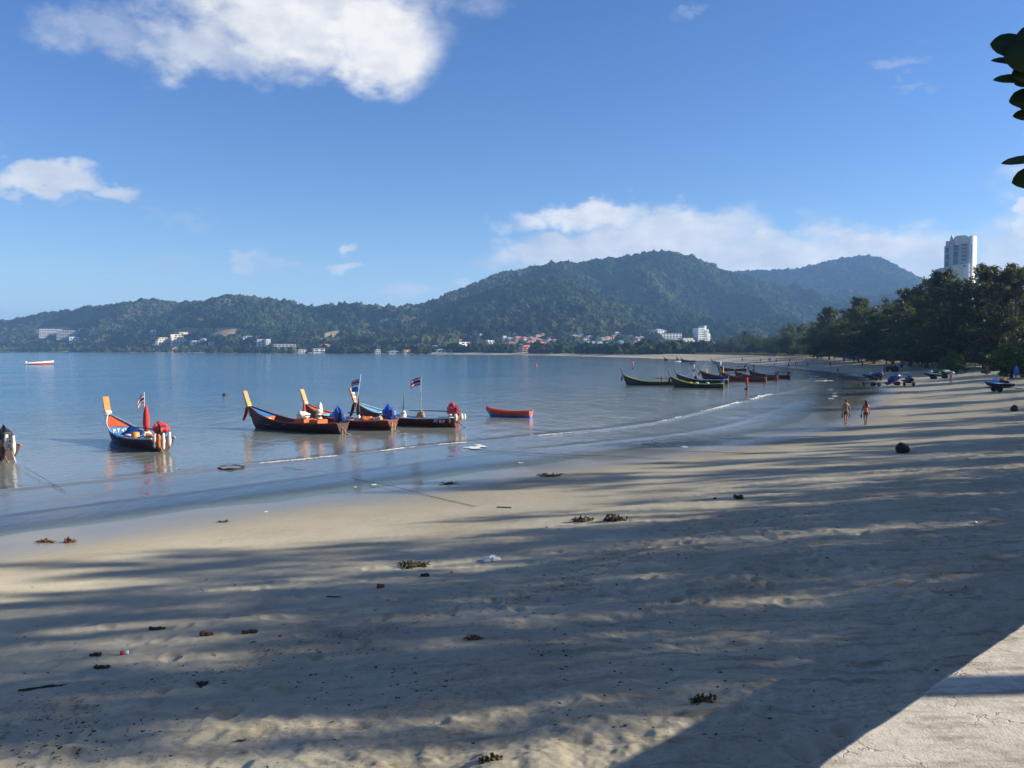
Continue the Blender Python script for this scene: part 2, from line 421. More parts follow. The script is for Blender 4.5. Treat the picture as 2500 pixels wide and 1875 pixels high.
def build_beach():
    x, y, q = polar_grid(az_f, r_f)
    d = shore_d(x, y); z = beach_z(d); near = (np.hypot(x, y) < 260)
    z = z + np.where(near, sand_relief(x, y, d), 0)
    me = fast_mesh('beach', np.stack([x, y, z], 1), q, sand_material())
    wetv = 1 - np.clip((d + (fbm(x / 9, y / 9, 3) - 0.5) * 3.0 - 1.0) / 6.5, 0, 1)
    a = me.attributes.new('wet', 'FLOAT', 'POINT'); a.data.foreach_set('value', (wetv * wetv * (3 - 2 * wetv)).astype(np.float32))
    a = me.attributes.new('trodden', 'FLOAT', 'POINT'); a.data.foreach_set('value', np.clip((d - 13) / 10, 0, 1).astype(np.float32))
    dd = d + (fbm(x / 3, y / 3, 3) - .5) * 3.5
    a = me.attributes.new('tide', 'FLOAT', 'POINT'); a.data.foreach_set('value', np.clip(np.exp(-((dd - 16.3) / .9) ** 2) + .6 * np.exp(-((dd - 19.8) / 1.1) ** 2) + .4 * np.exp(-((dd - 24) / 3) ** 2), 0, 1).astype(np.float32))
    a = me.attributes.new('soil', 'FLOAT', 'POINT'); a.data.foreach_set('value', np.clip((d + (fbm(x / 12, y / 12, 3) - .5) * 14 - np.where(y > 90, 39, 60)) / 5, 0, 1).astype(np.float32))
    tag(link(bpy.data.objects.new('beach', me)), kind='structure')
build_beach()

# ---- sea
WAVE_OFF = [(-60, -9), (31, -9.2), (46, -9.2), (75, -9), (97, -8.0), (140, -5), (260, -4)]      # y -> offset of the breaking ripple from the waterline
def sea_material():
    m, nt, out = new_mat('sea_water')
    geo = N(nt, 'ShaderNodeNewGeometry'); P = geo.outputs['Position']
    dep = N(nt, 'ShaderNodeAttribute'); dep.attribute_name = 'depth'; d = dep.outputs['Fac']
    mp = N(nt, 'ShaderNodeMapping'); mp.inputs['Rotation'].default_value = (0, 0, R(-35)); mp.inputs['Scale'].default_value = (1.0, 0.45, 1); nt.links.new(P, mp.inputs[0])
    w1 = noise(nt, mp.outputs[0], 0.55, 4, 0.6); w2 = noise(nt, mp.outputs[0], 3.0, 3, 0.6); w3 = noise(nt, P, 0.05, 3, 0.5)
    h = M_(nt, 'ADD', M_(nt, 'MULTIPLY', w1, 0.16), M_(nt, 'MULTIPLY', w2, 0.05))
    b = N(nt, 'ShaderNodeBump'); b.inputs['Distance'].default_value = 1.0
    nt.links.new(h, b.inputs['Height'])
    calm = maprange(nt, d, 0.05, 2.2, 0.25, 1.25)
    nt.links.new(M_(nt, 'MULTIPLY', calm, maprange(nt, w3, 0.35, 0.65, 0.65, 1.2)), b.inputs['Strength'])
    turb = M_(nt, 'SUBTRACT', 1.0, M_(nt, 'EXPONENT', M_(nt, 'MULTIPLY', d, -3.0)))
    tr = N(nt, 'ShaderNodeBsdfTransparent'); tr.inputs[0].default_value = (0.86, 0.93, 0.92, 1)
    df = N(nt, 'ShaderNodeBsdfDiffuse')
    nt.links.new(mixc(nt, maprange(nt, d, 0.2, 3.5), (0.235, 0.23, 0.185), (0.03, 0.135, 0.225)), df.inputs[0])
    body = N(nt, 'ShaderNodeMixShader'); nt.links.new(turb, body.inputs[0]); nt.links.new(tr.outputs[0], body.inputs[1]); nt.links.new(df.outputs[0], body.inputs[2])
    gl = N(nt, 'ShaderNodeBsdfGlossy'); gl.inputs[0].default_value = (0.93, 0.97, 1.0, 1); gl.inputs['Roughness'].default_value = 0.10; nt.links.new(b.outputs[0], gl.inputs['Normal'])
    fr = N(nt, 'ShaderNodeFresnel'); fr.inputs[0].default_value = 1.333; nt.links.new(b.outputs[0], fr.inputs['Normal'])
    mx = N(nt, 'ShaderNodeMixShader'); nt.links.new(M_(nt, 'MULTIPLY', fr.outputs[0], maprange(nt, d, 0.0, 0.07, 0.15, 1.0, True)), mx.inputs[0]); nt.links.new(body.outputs[0], mx.inputs[1]); nt.links.new(gl.outputs[0], mx.inputs[2])
    nt.links.new(mx.outputs[0], out.inputs[0])
    return m
def build_sea():
    az = np.concatenate([np.linspace(R(-115), R(-37), 30)[:-1], np.linspace(R(-37), R(37), 380), np.linspace(R(37), R(100), 20)[1:]])
    inv = np.linspace(1 / 14.0, 1 / 400.0, 430)
    r = np.concatenate([1 / inv, 400 * 1.03 ** np.arange(1, 95)])
    x, y, q = polar_grid(az, r)
    d = shore_d(x, y); off = np.interp(y, [a for a, _ in WAVE_OFF], [b for _, b in WAVE_OFF])
    wob = (fbm(x / 14, y / 14, 2) - 0.5) * 1.6
    t = d - off - wob
    z = 0.05 * np.exp(-(t / np.where(t > 0, 0.3, 0.9)) ** 2) * (y > -20) * (y < 200)
    t2 = d - off * 0.42 - wob
    z = z + 0.018 * np.exp(-(t2 / np.where(t2 > 0, 0.25, 0.8)) ** 2) * (y < 90)
    z = z + (fbm(x / 5, y / 9, 3) - 0.5) * 0.05 * np.clip(-d / 10, 0.05, 1)
    me = fast_mesh('sea', np.stack([x, y, z], 1), q, sea_material())
    a = me.attributes.new('depth', 'FLOAT', 'POINT'); a.data.foreach_set('value', np.clip(-beach_z(d) + z, 0, 20).astype(np.float32))
    tag(link(bpy.data.objects.new('sea', me)), kind='structure')
build_sea()

# ---- foam where the ripple breaks
FOAM = simple('sea_foam', (0.66, 0.66, 0.62), 0.9, 0.05, 8)
def build_foam():
    P = catmull(SHORE0, 60); T = np.gradient(P, axis=0); T /= np.linalg.norm(T, axis=1)[:, None]; Nn = np.stack([T[:, 1], -T[:, 0]], 1)
    off = np.interp(P[:, 1], [a for a, _ in WAVE_OFF], [b for _, b in WAVE_OFF])
    C0 = P + Nn * off[:, None]; keep = (C0[:, 1] > 24) & (C0[:, 1] < 100) & (C0[:, 0] < 60)
    C0 = C0[keep]; N0 = Nn[keep]
    s = np.concatenate([[0], np.cumsum(np.linalg.norm(np.diff(C0, axis=0), axis=1))]); ss = np.arange(0, s[-1], 0.05)
    cx = np.interp(ss, s, C0[:, 0]); cy_ = np.interp(ss, s, C0[:, 1]); nx = np.interp(ss, s, N0[:, 0]); ny = np.interp(ss, s, N0[:, 1])
    wob = (fbm(cx / 14, cy_ / 14, 2) - 0.5) * 1.6 + (fbm(ss / 1.6, ss * 0 + 5, 3) - 0.5) * 0.5
    cx += nx * (wob + 0.05); cy_ += ny * (wob + 0.05)
    frac = ss / ss[-1]; amt = fbm(ss / 4.5, ss * 0 + 3, 4, 0.6)
    prob = np.clip((amt - (0.69 - 0.35 * frac)) * 4, 0, 1)
    verts = []; faces = []; rd = random.Random(3)
    def fleck(p, a, bq, th, up=0.03):
        b = len(verts); n = 7
        verts.append((p[0], p[1], p[2] + up))
        for k in range(n):
            q = 2 * math.pi * k / n; e = rd.uniform(0.55, 1.2)
            ux, uy = a * e * math.cos(q), bq * e * math.sin(q)
            verts.append((p[0] + ux * math.cos(th) - uy * math.sin(th), p[1] + ux * math.sin(th) + uy * math.cos(th), p[2] + 0.008))
        for k in range(n): faces.append((b, b + 1 + k, b + 1 + (k + 1) % n))
    for i in range(len(ss)):
        if rd.random() > prob[i] * 0.8: continue
        f = frac[i]; th = math.atan2(nx[i], -ny[i]); lat = rd.gauss(0, .03 + .16 * f * f)
        fleck((cx[i] + nx[i] * lat, cy_[i] + ny[i] * lat, 0.045), rd.uniform(.05, .22) * (1 + 1.2 * f), rd.uniform(.008, .022) * (1 + 4.0 * f), th + rd.gauss(0, .12))
    # scattered flecks and the wash on the far waterline
    for (px, py, sz) in [(2025, 950, .3), (2040, 967, .5), (2031, 973, .35), (2040, 960, .2), (1660, 1090, .25), (1585, 1082, .3), (1600, 1079, .2), (1162, 1090, .5), (1155, 1094, .5),
                         (1980, 918, .6), (1995, 921, .9), (2005, 925, 1.2), (2012, 929, 1.0), (1990, 919, .8), (2000, 930, .7), (1986, 925, .6), (912, 1184, .10), (865, 1190, .07), (1272, 1130, .08), (648, 1250, .05)]:
        p = gp(px, py, 0.03)
        for k in range(4):
            fleck((p.x + rd.uniform(-1, 1) * sz, p.y + rd.uniform(-1, 1) * sz * 1.5, max(0.03, gz(p.x, p.y))), sz * rd.uniform(.4, 1), sz * rd.uniform(.3, .8), rd.uniform(0, 3))
    o = mesh_obj('sea_foam', verts, faces, FOAM, smooth=True)
    tag(o, 'white foam along the small breaking ripple by the shore', 'foam', kind='stuff')
build_foam()

# ---- hills
SKY_L = [(-900, 800), (-500, 815), (-200, 800), (0, 786), (60, 778), (120, 766), (180, 757), (240, 748), (290, 740), (380, 736), (430, 741), (500, 738), (560, 727), (600, 724), (660, 733), (700, 739), (746, 746), (800, 748), (870, 744), (949, 750), (1040, 758), (1150, 790), (1250, 852)]
SKY_B = [(700, 852), (830, 800), (949, 758), (1040, 738), (1090, 722), (1130, 708), (1180, 685), (1220, 670), (1322, 650), (1435, 638), (1514, 633), (1560, 622), (1605, 617), (1650, 620), (1684, 628), (1720, 643), (1763, 660), (1800, 668), (1900, 700), (2050, 760), (2300, 830), (2500, 852)]
SKY_R = [(1200, 870), (1500, 760), (1650, 700), (1763, 668), (1853, 663), (1944, 659), (1990, 647), (2034, 637), (2080, 629), (2113, 627), (2150, 633), (2181, 647), (2243, 682), (2320, 715), (2420, 745), (2700, 770), (3000, 790), (3600, 810)]
def layer(x, y, sky, Rr, Fr, seed):
    r = np.hypot(x, y); t = np.where(y > 1, x / np.maximum(y, 1), np.sign(x) * 5); px = 1250 + FPX * t
    tan_el = np.interp(px, [a for a, _ in sky], [(852.5 - b) / FPX for _, b in sky])
    horiz = np.cos(np.arctan(t))                       # depth -> distance
    Rd = np.interp(px, *Rr) / horiz; Fd = np.interp(px, *Fr) / horiz
    Hr = CAM_Z + tan_el * np.interp(px, *Rr) - 9.0     # leave room for the trees on the crest
    s = (r - Fd) / (Rd - Fd)
    sc_ = np.clip(s, 0, 1)
    prof = 0.55 * sc_ ** 1.5 + 0.45 * (1 - (1 - sc_) ** 2)
    back = np.clip(s - 1, 0, 3); prof = np.where(s > 1, 1 - 0.55 * back ** 1.3, prof)
    n1 = fbm(x / 330 + seed, y / 520, 4, 0.5); rid = np.abs(fbm(x / 210 + seed * 3, y / 420 - seed, 4, 0.5) - 0.5) * 2
    spur = (0.60 - n1) * 1.25 + rid * 0.55
    mid = (4 * sc_ * (1 - sc_)) ** 0.8
    return np.maximum(Hr, 0) * prof * (1 - np.clip(spur, -0.15, 0.8) * mid) - np.where(s < 0, 30, 0)
HL = (SKY_L, ([-900, 0, 500, 950, 1250], [2700, 2400, 1950, 1650, 1500]), ([-900, 0, 640, 1000, 1250], [2250, 1880, 1290, 1090, 1000]), 3.0)
HB = (SKY_B, ([700, 1000, 1300, 1600, 1900, 2500], [1500, 1750, 1950, 2000, 2100, 2000]), ([700, 1100, 1500, 1800, 2500], [1200, 1080, 1000, 1150, 1300]), 11.0)
HR = (SKY_R, ([1500, 2113, 2500, 3600], [2700, 2800, 2600, 1600]), ([1500, 1900, 2300, 3600], [1700, 1500, 1300, 700]), 23.0)
def hill_z(x, y):
    z = np.maximum(np.maximum(layer(x, y, *HL), layer(x, y, *HB)), layer(x, y, *HR))
    return z + (fbm(x / 60, y / 60, 3) - 0.5) * 10 * np.clip(z / 60, 0, 1)
BARE = [  # hillside cuts and cleared ground: px, py, half width, half height of the patch in the photograph
    (462, 812, 34, 10), (560, 812, 36, 11), (545, 818, 25, 10), (135, 812, 42, 12), (815, 820, 24, 9), (795, 832, 18, 7), (830, 812, 12, 6)]
def pix(x, y, z):
    y = np.asarray(y); dz = z - CAM_Z; c, s = math.cos(PITCH), math.sin(PITCH)
    f = c * y - s * dz; u = s * y + c * dz
    return 1250 + FPX * x / f, 937.5 - FPX * u / f
def bare_mask(px, py):
    b = np.zeros_like(px)
    for cx, cy_, w, h in BARE:
        b = np.maximum(b, np.clip(1.7 - np.sqrt(((px - cx) / w) ** 2 + ((py - cy_) / h) ** 2), 0, 1))
    return b
def hill_material():
    m, nt, out = new_mat('hillside_ground')
    geo = N(nt, 'ShaderNodeNewGeometry'); P = geo.outputs['Position']
    bare = N(nt, 'ShaderNodeAttribute'); bare.attribute_name = 'bare'
    n1 = noise(nt, P, 0.012, 6, 0.6); n2 = noise(nt, P, 0.09, 4, 0.65)
    g = ramp(nt, M_(nt, 'ADD', M_(nt, 'MULTIPLY', n1, 0.5), M_(nt, 'MULTIPLY', n2, 0.5)), [(0.35, (0.018, 0.030, 0.013)), (0.5, (0.032, 0.048, 0.02)), (0.65, (0.06, 0.068, 0.03))])
    e = ramp(nt, n2, [(0.3, (0.25, 0.17, 0.09)), (0.7, (0.44, 0.34, 0.21))])
    col = mixc(nt, maprange(nt, M_(nt, 'ADD', bare.outputs['Fac'], M_(nt, 'MULTIPLY', M_(nt, 'SUBTRACT', n2, 0.5), 0.6)), 0.3, 0.5), g, e)
    df = N(nt, 'ShaderNodeBsdfDiffuse'); nt.links.new(col, df.inputs[0]); nt.links.new(df.outputs[0], out.inputs[0])
    return m
HILL_PX = np.linspace(-850, 3500, 760)
def build_hills():
    az = np.arctan((HILL_PX - 1250) / FPX); r = 560 * (4300 / 560) ** np.linspace(0, 1, 150)
    x, y, q = polar_grid(az, r); z = hill_z(x, y)
    z = np.maximum(z, -12)
    px, py = pix(x, y, z)
    me = fast_mesh('hills', np.stack([x, y, z], 1), q, hill_material())
    a = me.attributes.new('bare', 'FLOAT', 'POINT'); a.data.foreach_set('value', bare_mask(px, py).astype(np.float32))
    tag(link(bpy.data.objects.new('hills', me)), kind='structure')
build_hills()
def land_z(x, y):
    x = np.atleast_1d(np.asarray(x, float)); y = np.atleast_1d(np.asarray(y, float))
    return np.maximum(beach_z(shore_d(x, y)), hill_z(x, y))
def hit(px, py, r0=300, r1=3200):
    """first point of the land on the sight line through a pixel"""
    d = cam_ray(px, py); t = np.geomspace(r0, r1, 1400)
    x, y, z = d.x * t, d.y * t, CAM_Z + d.z * t
    g = land_z(x, y); k = np.argmax(z < g)
    if not (z < g).any(): return None
    return Vector((x[k], y[k], g[k]))
CLEAR = []
# ================================================================ VEGETATION
def leaf_material(name, dark, light, trans=0.35):
    m, nt, out = new_mat(name)
    geo = N(nt, 'ShaderNodeNewGeometry'); oi = N(nt, 'ShaderNodeObjectInfo')
    rnd = M_(nt, 'ADD', M_(nt, 'MULTIPLY', geo.outputs['Random Per Island'], 0.75), M_(nt, 'MULTIPLY', oi.outputs['Random'], 0.25))
    big = noise(nt, geo.outputs['Position'], 0.5, 3, 0.6)
    f = M_(nt, 'ADD', M_(nt, 'MULTIPLY', rnd, 0.6), M_(nt, 'MULTIPLY', maprange(nt, big, 0.3, 0.7), 0.4))
    col = mixc(nt, f, dark, light)
    df = N(nt, 'ShaderNodeBsdfPrincipled'); nt.links.new(col, df.inputs['Base Color']); df.inputs['Roughness'].default_value = 0.55; df.inputs['Specular IOR Level'].default_value = 0.25
    tr = N(nt, 'ShaderNodeBsdfTranslucent'); nt.links.new(mixc(nt, 0.5, col, (0.16, 0.20, 0.03)), tr.inputs[0])
    mx = N(nt, 'ShaderNodeMixShader'); mx.inputs[0].default_value = trans
    nt.links.new(df.outputs[0], mx.inputs[1]); nt.links.new(tr.outputs[0], mx.inputs[2]); nt.links.new(mx.outputs[0], out.inputs[0])
    return m
LEAF_CAS = leaf_material('casuarina_needles', (0.018, 0.021, 0.008), (0.065, 0.062, 0.024), 0.3)
LEAF_BROAD = leaf_material('broad_leaves', (0.012, 0.024, 0.006), (0.05, 0.074, 0.018), 0.32)
LEAF_LIGHT = leaf_material('young_leaves', (0.05, 0.10, 0.02), (0.11, 0.17, 0.045), 0.4)
BARK = simple('tree_bark', (0.13, 0.10, 0.075), 0.9, 0.3, 3, 0.5)

def leaf_cards(cent, dirs, length, width, r):
    """diamond leaves: base, side, tip, side"""
    n = len(cent)
    d = dirs / np.maximum(np.linalg.norm(dirs, axis=1), 1e-6)[:, None]
    a = r.normal(size=(n, 3)); s = np.cross(d, a); s /= np.maximum(np.linalg.norm(s, axis=1), 1e-6)[:, None]
    L = (length[0] + (length[1] - length[0]) * r.random(n))[:, None]; W = (width[0] + (width[1] - width[0]) * r.random(n))[:, None]
    nrm = np.cross(d, s)
    v = np.stack([cent - d * L * .5, cent - s * W * .5 + nrm * W * .12, cent + d * L * .5, cent + s * W * .5 + nrm * W * .12], 1).reshape(-1, 3)
    f = np.arange(4 * n).reshape(n, 4)
    return v, f
def tree_proto(kind, seed, H=18.0):
    r = np.random.default_rng(seed); rd = random.Random(seed)
    bm = bmesh.new(); cent = []; dirs = []
    if kind in ('casuarina', 'thin'):
        nl, nc, m = (34, 7, 54) if kind == 'casuarina' else (24, 4, 34)
        lean = (rd.uniform(-.05, .05), rd.uniform(-.05, .05))
        tp = [(lean[0] * z + .25 * math.sin(z * .5 + seed), lean[1] * z + .2 * math.cos(z * .6 + seed), z) for z in np.linspace(-.3, H * .97, 9)]
        add_tube(bm, tp, [.30 * (1 - k / 8.6) + .03 for k in range(9)], 7)
        for k in range(nl):
            u = (k + rd.random()) / nl; z = H * (.16 + .82 * u)
            base = Vector((np.interp(z, [p[2] for p in tp], [p[0] for p in tp]), np.interp(z, [p[2] for p in tp], [p[1] for p in tp]), z))
            az = k * 2.4 + rd.uniform(-.5, .5); ln = H * (.10 + .24 * math.sin(math.pi * min(1, .18 + u * .8)) ** 1.2) * rd.uniform(.65, 1.25)
            up = .25 + 1.0 * u
            dirv = Vector((math.cos(az), math.sin(az), up)).normalized()
            pts = [base + dirv * ln * t + Vector((0, 0, -.10 * ln * t * t)) for t in (0, .35, .7, 1)]
            add_tube(bm, pts, [.075 * (1.3 - u), .05 * (1.3 - u), .03, .012], 5)
            for j in range(nc):
                t = .25 + .8 * (j + rd.random()) / nc
                p = base + dirv * ln * t + Vector((rd.gauss(0, .14), rd.gauss(0, .14), rd.gauss(0, .12))) * ln * .55 * (1.15 - .5 * t)
                c = np.array(p) + r.normal(size=(m, 3)) * np.array([.42, .42, .36]) * (1.1 - .35 * u)
                cent.append(c); dirs.append(np.array([dirv.x * .8, dirv.y * .8, .55]) + r.normal(size=(m, 3)) * .6)
        v, f = leaf_cards(np.concatenate(cent), np.concatenate(dirs), (.45, 1.0), (.10, .2), r); mat = LEAF_CAS
    else:
        th = H * (.2 if kind in ('broad', 'open') else .12)
        add_tube(bm, [(0, 0, -.3), (.1, .05, th * .5), (.05, -.1, th)], [.36, .27, .22], 8)
        n_l = 13 if kind != 'open' else 11
        for k in range(n_l):
            az = k * 2.4 + rd.uniform(-.4, .4); u = k / (n_l - 1)
            el_ = .18 + 1.25 * u; ln = H * (.50 - .02 * u) * rd.uniform(.8, 1.12) * (1 if el_ < 1 else 1.35)
            dirv = Vector((math.cos(az) * math.cos(el_), math.sin(az) * math.cos(el_), math.sin(el_)))
            st = Vector((0, 0, th * rd.uniform(.75, 1.0)))
            pts = [st + dirv * ln * t + Vector((rd.gauss(0, .02), rd.gauss(0, .02), .04 * math.sin(t * 3))) * ln for t in (0, .35, .7, 1)]
            add_tube(bm, pts, [.15, .10, .06, .02], 5)
            ncl = 11 if kind != 'open' else 6
            for j in range(ncl):
                t = .35 + .75 * (j + rd.random()) / ncl
                p = st + dirv * ln * min(t, 1.05) + Vector((rd.gauss(0, 1), rd.gauss(0, 1), rd.gauss(.1, .7))) * H * .075
                m = 74 if kind != 'open' else 48; c = np.array(p) + r.normal(size=(m, 3)) * np.array([.62, .62, .38]) * H / 16
                cent.append(c); q = r.normal(size=(m, 3)); q[:, 2] *= .4; dirs.append(q)
        v, f = leaf_cards(np.concatenate(cent), np.concatenate(dirs), (.34, .62), (.20, .36), r); mat = LEAF_BROAD if kind in ('broad', 'open') else LEAF_LIGHT
    bmesh.ops.recalc_face_normals(bm, faces=bm.faces)
    tm = bpy.data.meshes.new('trunk'); bm.to_mesh(tm); bm.free(); tm.materials.append(BARK)
    cm = fast_mesh('crown', v, f, mat, smooth=False)
    return tm, cm, H
PROTO = {('casuarina', k): tree_proto('casuarina', 40 + k) for k in range(3)}
PROTO.update({('broad', k): tree_proto('broad', 60 + k, 14.0) for k in range(3)})
PROTO.update({('open', k): tree_proto('open', 90 + k, 16.0) for k in range(2)})
PROTO.update({('thin', k): tree_proto('thin', 120 + k) for k in range(3)})
PROTO[('light', 0)] = tree_proto('light', 80, 8.0)
def plant_tree(kind, k, x, y, h, rz, label, group, name=None, z=None, wide=1.0):
    tm, cm, H = PROTO[(kind, k)]
    o = empty(name or {'casuarina': 'casuarina_tree', 'thin': 'casuarina_tree', 'broad': 'broadleaf_tree', 'open': 'broadleaf_tree', 'light': 'young_tree'}[kind], (x, y, gz(x, y) if z is None else z), rz)
    o.scale = (h / H * wide, h / H * wide, h / H)
    for nm, me in (('trunk', tm), ('crown', cm)):
        c = link(bpy.data.objects.new(nm, me)); c.parent = o
    return tag(o, label, 'tree', group)
# --- trees behind the beach, in view (photo x of the trunk, depth, height)
GRP = 'trees lining the back of the beach'
ROW = [
    ('casuarina', 0, 2478, 150, 18.0, 1.1, 'tall feathery casuarina at the right edge, nearest of the beach trees'),
    ('casuarina', 1, 2400, 158, 18.6, 1.15, 'tall feathery casuarina with ragged spiky top just right of the tower'),
    ('broad', 0, 2345, 163, 19.8, 1.2, 'dense dark tree in front of the tower base'),
    ('casuarina', 2, 2300, 170, 19.4, 1.1, 'tall dark casuarina directly below the white tower'),
    ('broad', 1, 2262, 182, 17.0, 1.15, 'rounded dark tree just left of the tower foot'),
    ('casuarina', 0, 2222, 196, 17.6, 1.0, 'dark casuarina on the left shoulder of the tallest clump'),
    ('broad', 2, 2180, 212, 17.0, 1.2, 'wide green tree left of the tallest clump'),
    ('broad', 0, 2135, 228, 17.2, 1.25, 'broad green crown in the middle of the beach tree line'),
    ('casuarina', 1, 2095, 246, 18.2, 1.05, 'olive casuarina in the middle of the beach tree line'),
    ('broad', 1, 2062, 262, 16.4, 1.2, 'green tree right of the smaller pair'),
    ('casuarina', 2, 2025, 288, 17.6, 1.0, 'feathery olive tree left of the main dark mass'),
    ('broad', 2, 1996, 318, 16.0, 1.0, 'small rounded tree next to the gap with the free-standing tree'),
    ('broad', 0, 1930, 400, 17.0, 0.95, 'free-standing rounded tree between the two tree clumps'),
    ('casuarina', 0, 1952, 420, 14.0, 0.9, 'smaller tree close against the free-standing rounded tree'),
    ('broad', 1, 1880, 455, 10.5, 1.1, 'low dark tree left of the free-standing rounded tree'),
    ('broad', 2, 1845, 490, 11.5, 1.1, 'dark tree in the low far clump, right part'),
    ('casuarina', 1, 1818, 520, 13.5, 1.0, 'olive tree topping the low far clump'),
    ('broad', 0, 1790, 545, 12.5, 1.1, 'rounded tree on the left of the low far clump'),
    ('broad', 1, 1762, 580, 11.0, 1.1, 'outermost small tree of the low far clump by the beach'),
]
for i, (kd, k, px, Y, h, wd, lab) in enumerate(ROW):
    p = at_y(px, 860, Y)
    plant_tree(kd, k, p.x, p.y, h, 1.7 * i, lab, GRP, wide=wd)
# second row, seen between and above the first
BACK = [(2500, 185, 19), (2440, 195, 18.5), (2370, 200, 19), (2290, 215, 20), (2240, 232, 18.5), (2195, 250, 17.5), (2150, 272, 17), (2105, 290, 17), (2060, 315, 16.5), (2022, 345, 15.5), (1990, 365, 13), (1905, 440, 12), (1868, 500, 10), (1835, 560, 11)]
for i, (px, Y, h) in enumerate(BACK):
    p = at_y(px, 860, Y)
    plant_tree('casuarina' if i % 3 == 1 else 'broad', i % 3, p.x, p.y, h, 2.3 * i, 'dark tree in the second row behind the beach trees', 'second row of trees behind the beach', wide=1.2)
# undergrowth along the back of the beach
for i in range(46):
    Y = 145 + (i % 34) * 13.2 + 6 * (i > 33); px = np.interp(Y, [140, 170, 230, 300, 400, 600], [2500, 2330, 2150, 2030, 1935, 1755]) + random.uniform(-26, 26)
    if i < 12: px = 2512 - i * 26; Y = 150 + i * 4
    p = at_y(px, 860, Y)
    plant_tree('broad', i % 3, p.x, p.y, random.uniform(4.5, 7.0), i * 1.3, 'leafy shrub at the foot of the beach trees', 'undergrowth below the beach trees', 'shrub', wide=1.35)
p = at_y(2470, 870, 118); plant_tree('light', 0, p.x, p.y, 5.6, 0.4, 'bright green young tree at the right edge in front of the dark trees', GRP, wide=1.1)
p = at_y(2325, 870, 150); plant_tree('light', 0, p.x, p.y, 4.6, 2.4, 'small bright green tree under the dark casuarinas', GRP, wide=1.0)
# --- trees right of the picture shadow the near sand; others behind block sky light
SHADE = [ # kind, k, x, y, height, wide
    ('thin', 0, 31, 12.6, 18, .62), ('thin', 2, 28, 12.2, 15, .5), ('thin', 1, 37, 12.6, 19, .5), ('thin', 1, 33, 16.4, 18, .6),
    ('open', 1, 36, 19.0, 18, .5), ('thin', 0, 27, 18.2, 14, .6), ('thin', 2, 40, 22.2, 19, .65), ('thin', 0, 38, 16.6, 20, .5), ('open', 0, 25, 21.4, 11, .5),
    ('open', 0, 36, 14.4, 19, .40), ('open', 1, 24, 13.6, 13, .32), ('open', 1, 41, 24.6, 19, .45),
    ('open', 0, 44, 25.2, 18, .6), ('open', 1, 47, 30.0, 18, .6), ('thin', 2, 51, 35.0, 20, .75), ('thin', 0, 54, 40.2, 17, .75),
    ('broad', 2, 58, 43.5, 17, .50), ('casuarina', 1, 62, 50.5, 21, .50), ('casuarina', 2, 66, 58.0, 18, .55),
    ('broad', 0, 72, 66.0, 16, .55), ('casuarina', 0, 78, 77.0, 20, .6), ('broad', 1, 84, 89.0, 17, .7), ('casuarina', 1, 90, 102.0, 20, .7), ('casuarina', 2, 97, 117.0, 19, .8), ('broad', 2, 103, 131.0, 17, .9),
    ('broad', 0, 22, 17.6, 8.5, .5), ('broad', 1, 26, 23.0, 10, .45), ('broad', 2, 31, 27.6, 10, .6), ('broad', 0, 37, 34.0, 11, .55), ('broad', 1, 43, 41.0, 11, .55), ('broad', 2, 49, 50.0, 11, .6),
    ('broad', 1, 16, -15.0, 16, .9), ('broad', 2, 3, -19.0, 17, 1.0), ('casuarina', 0, 24, -8.0, 18, .8), ('casuarina', 2, -10, -24.0, 18, 1.0), ('broad', 0, 30, -14.0, 16, .9), ('broad', 1, -22, -34.0, 16, 1.0),  # unseen row behind the camera, added to cut sky light on the near sand
]
for i, (kd, k, x, y, h, wd) in enumerate(SHADE):
    plant_tree(kd, k, x, y, h, 0.37 * x + 0.9 * y, 'tall beach tree standing outside the frame, placed to shade the near sand from sun or sky', 'shade trees outside the picture', wide=wd)

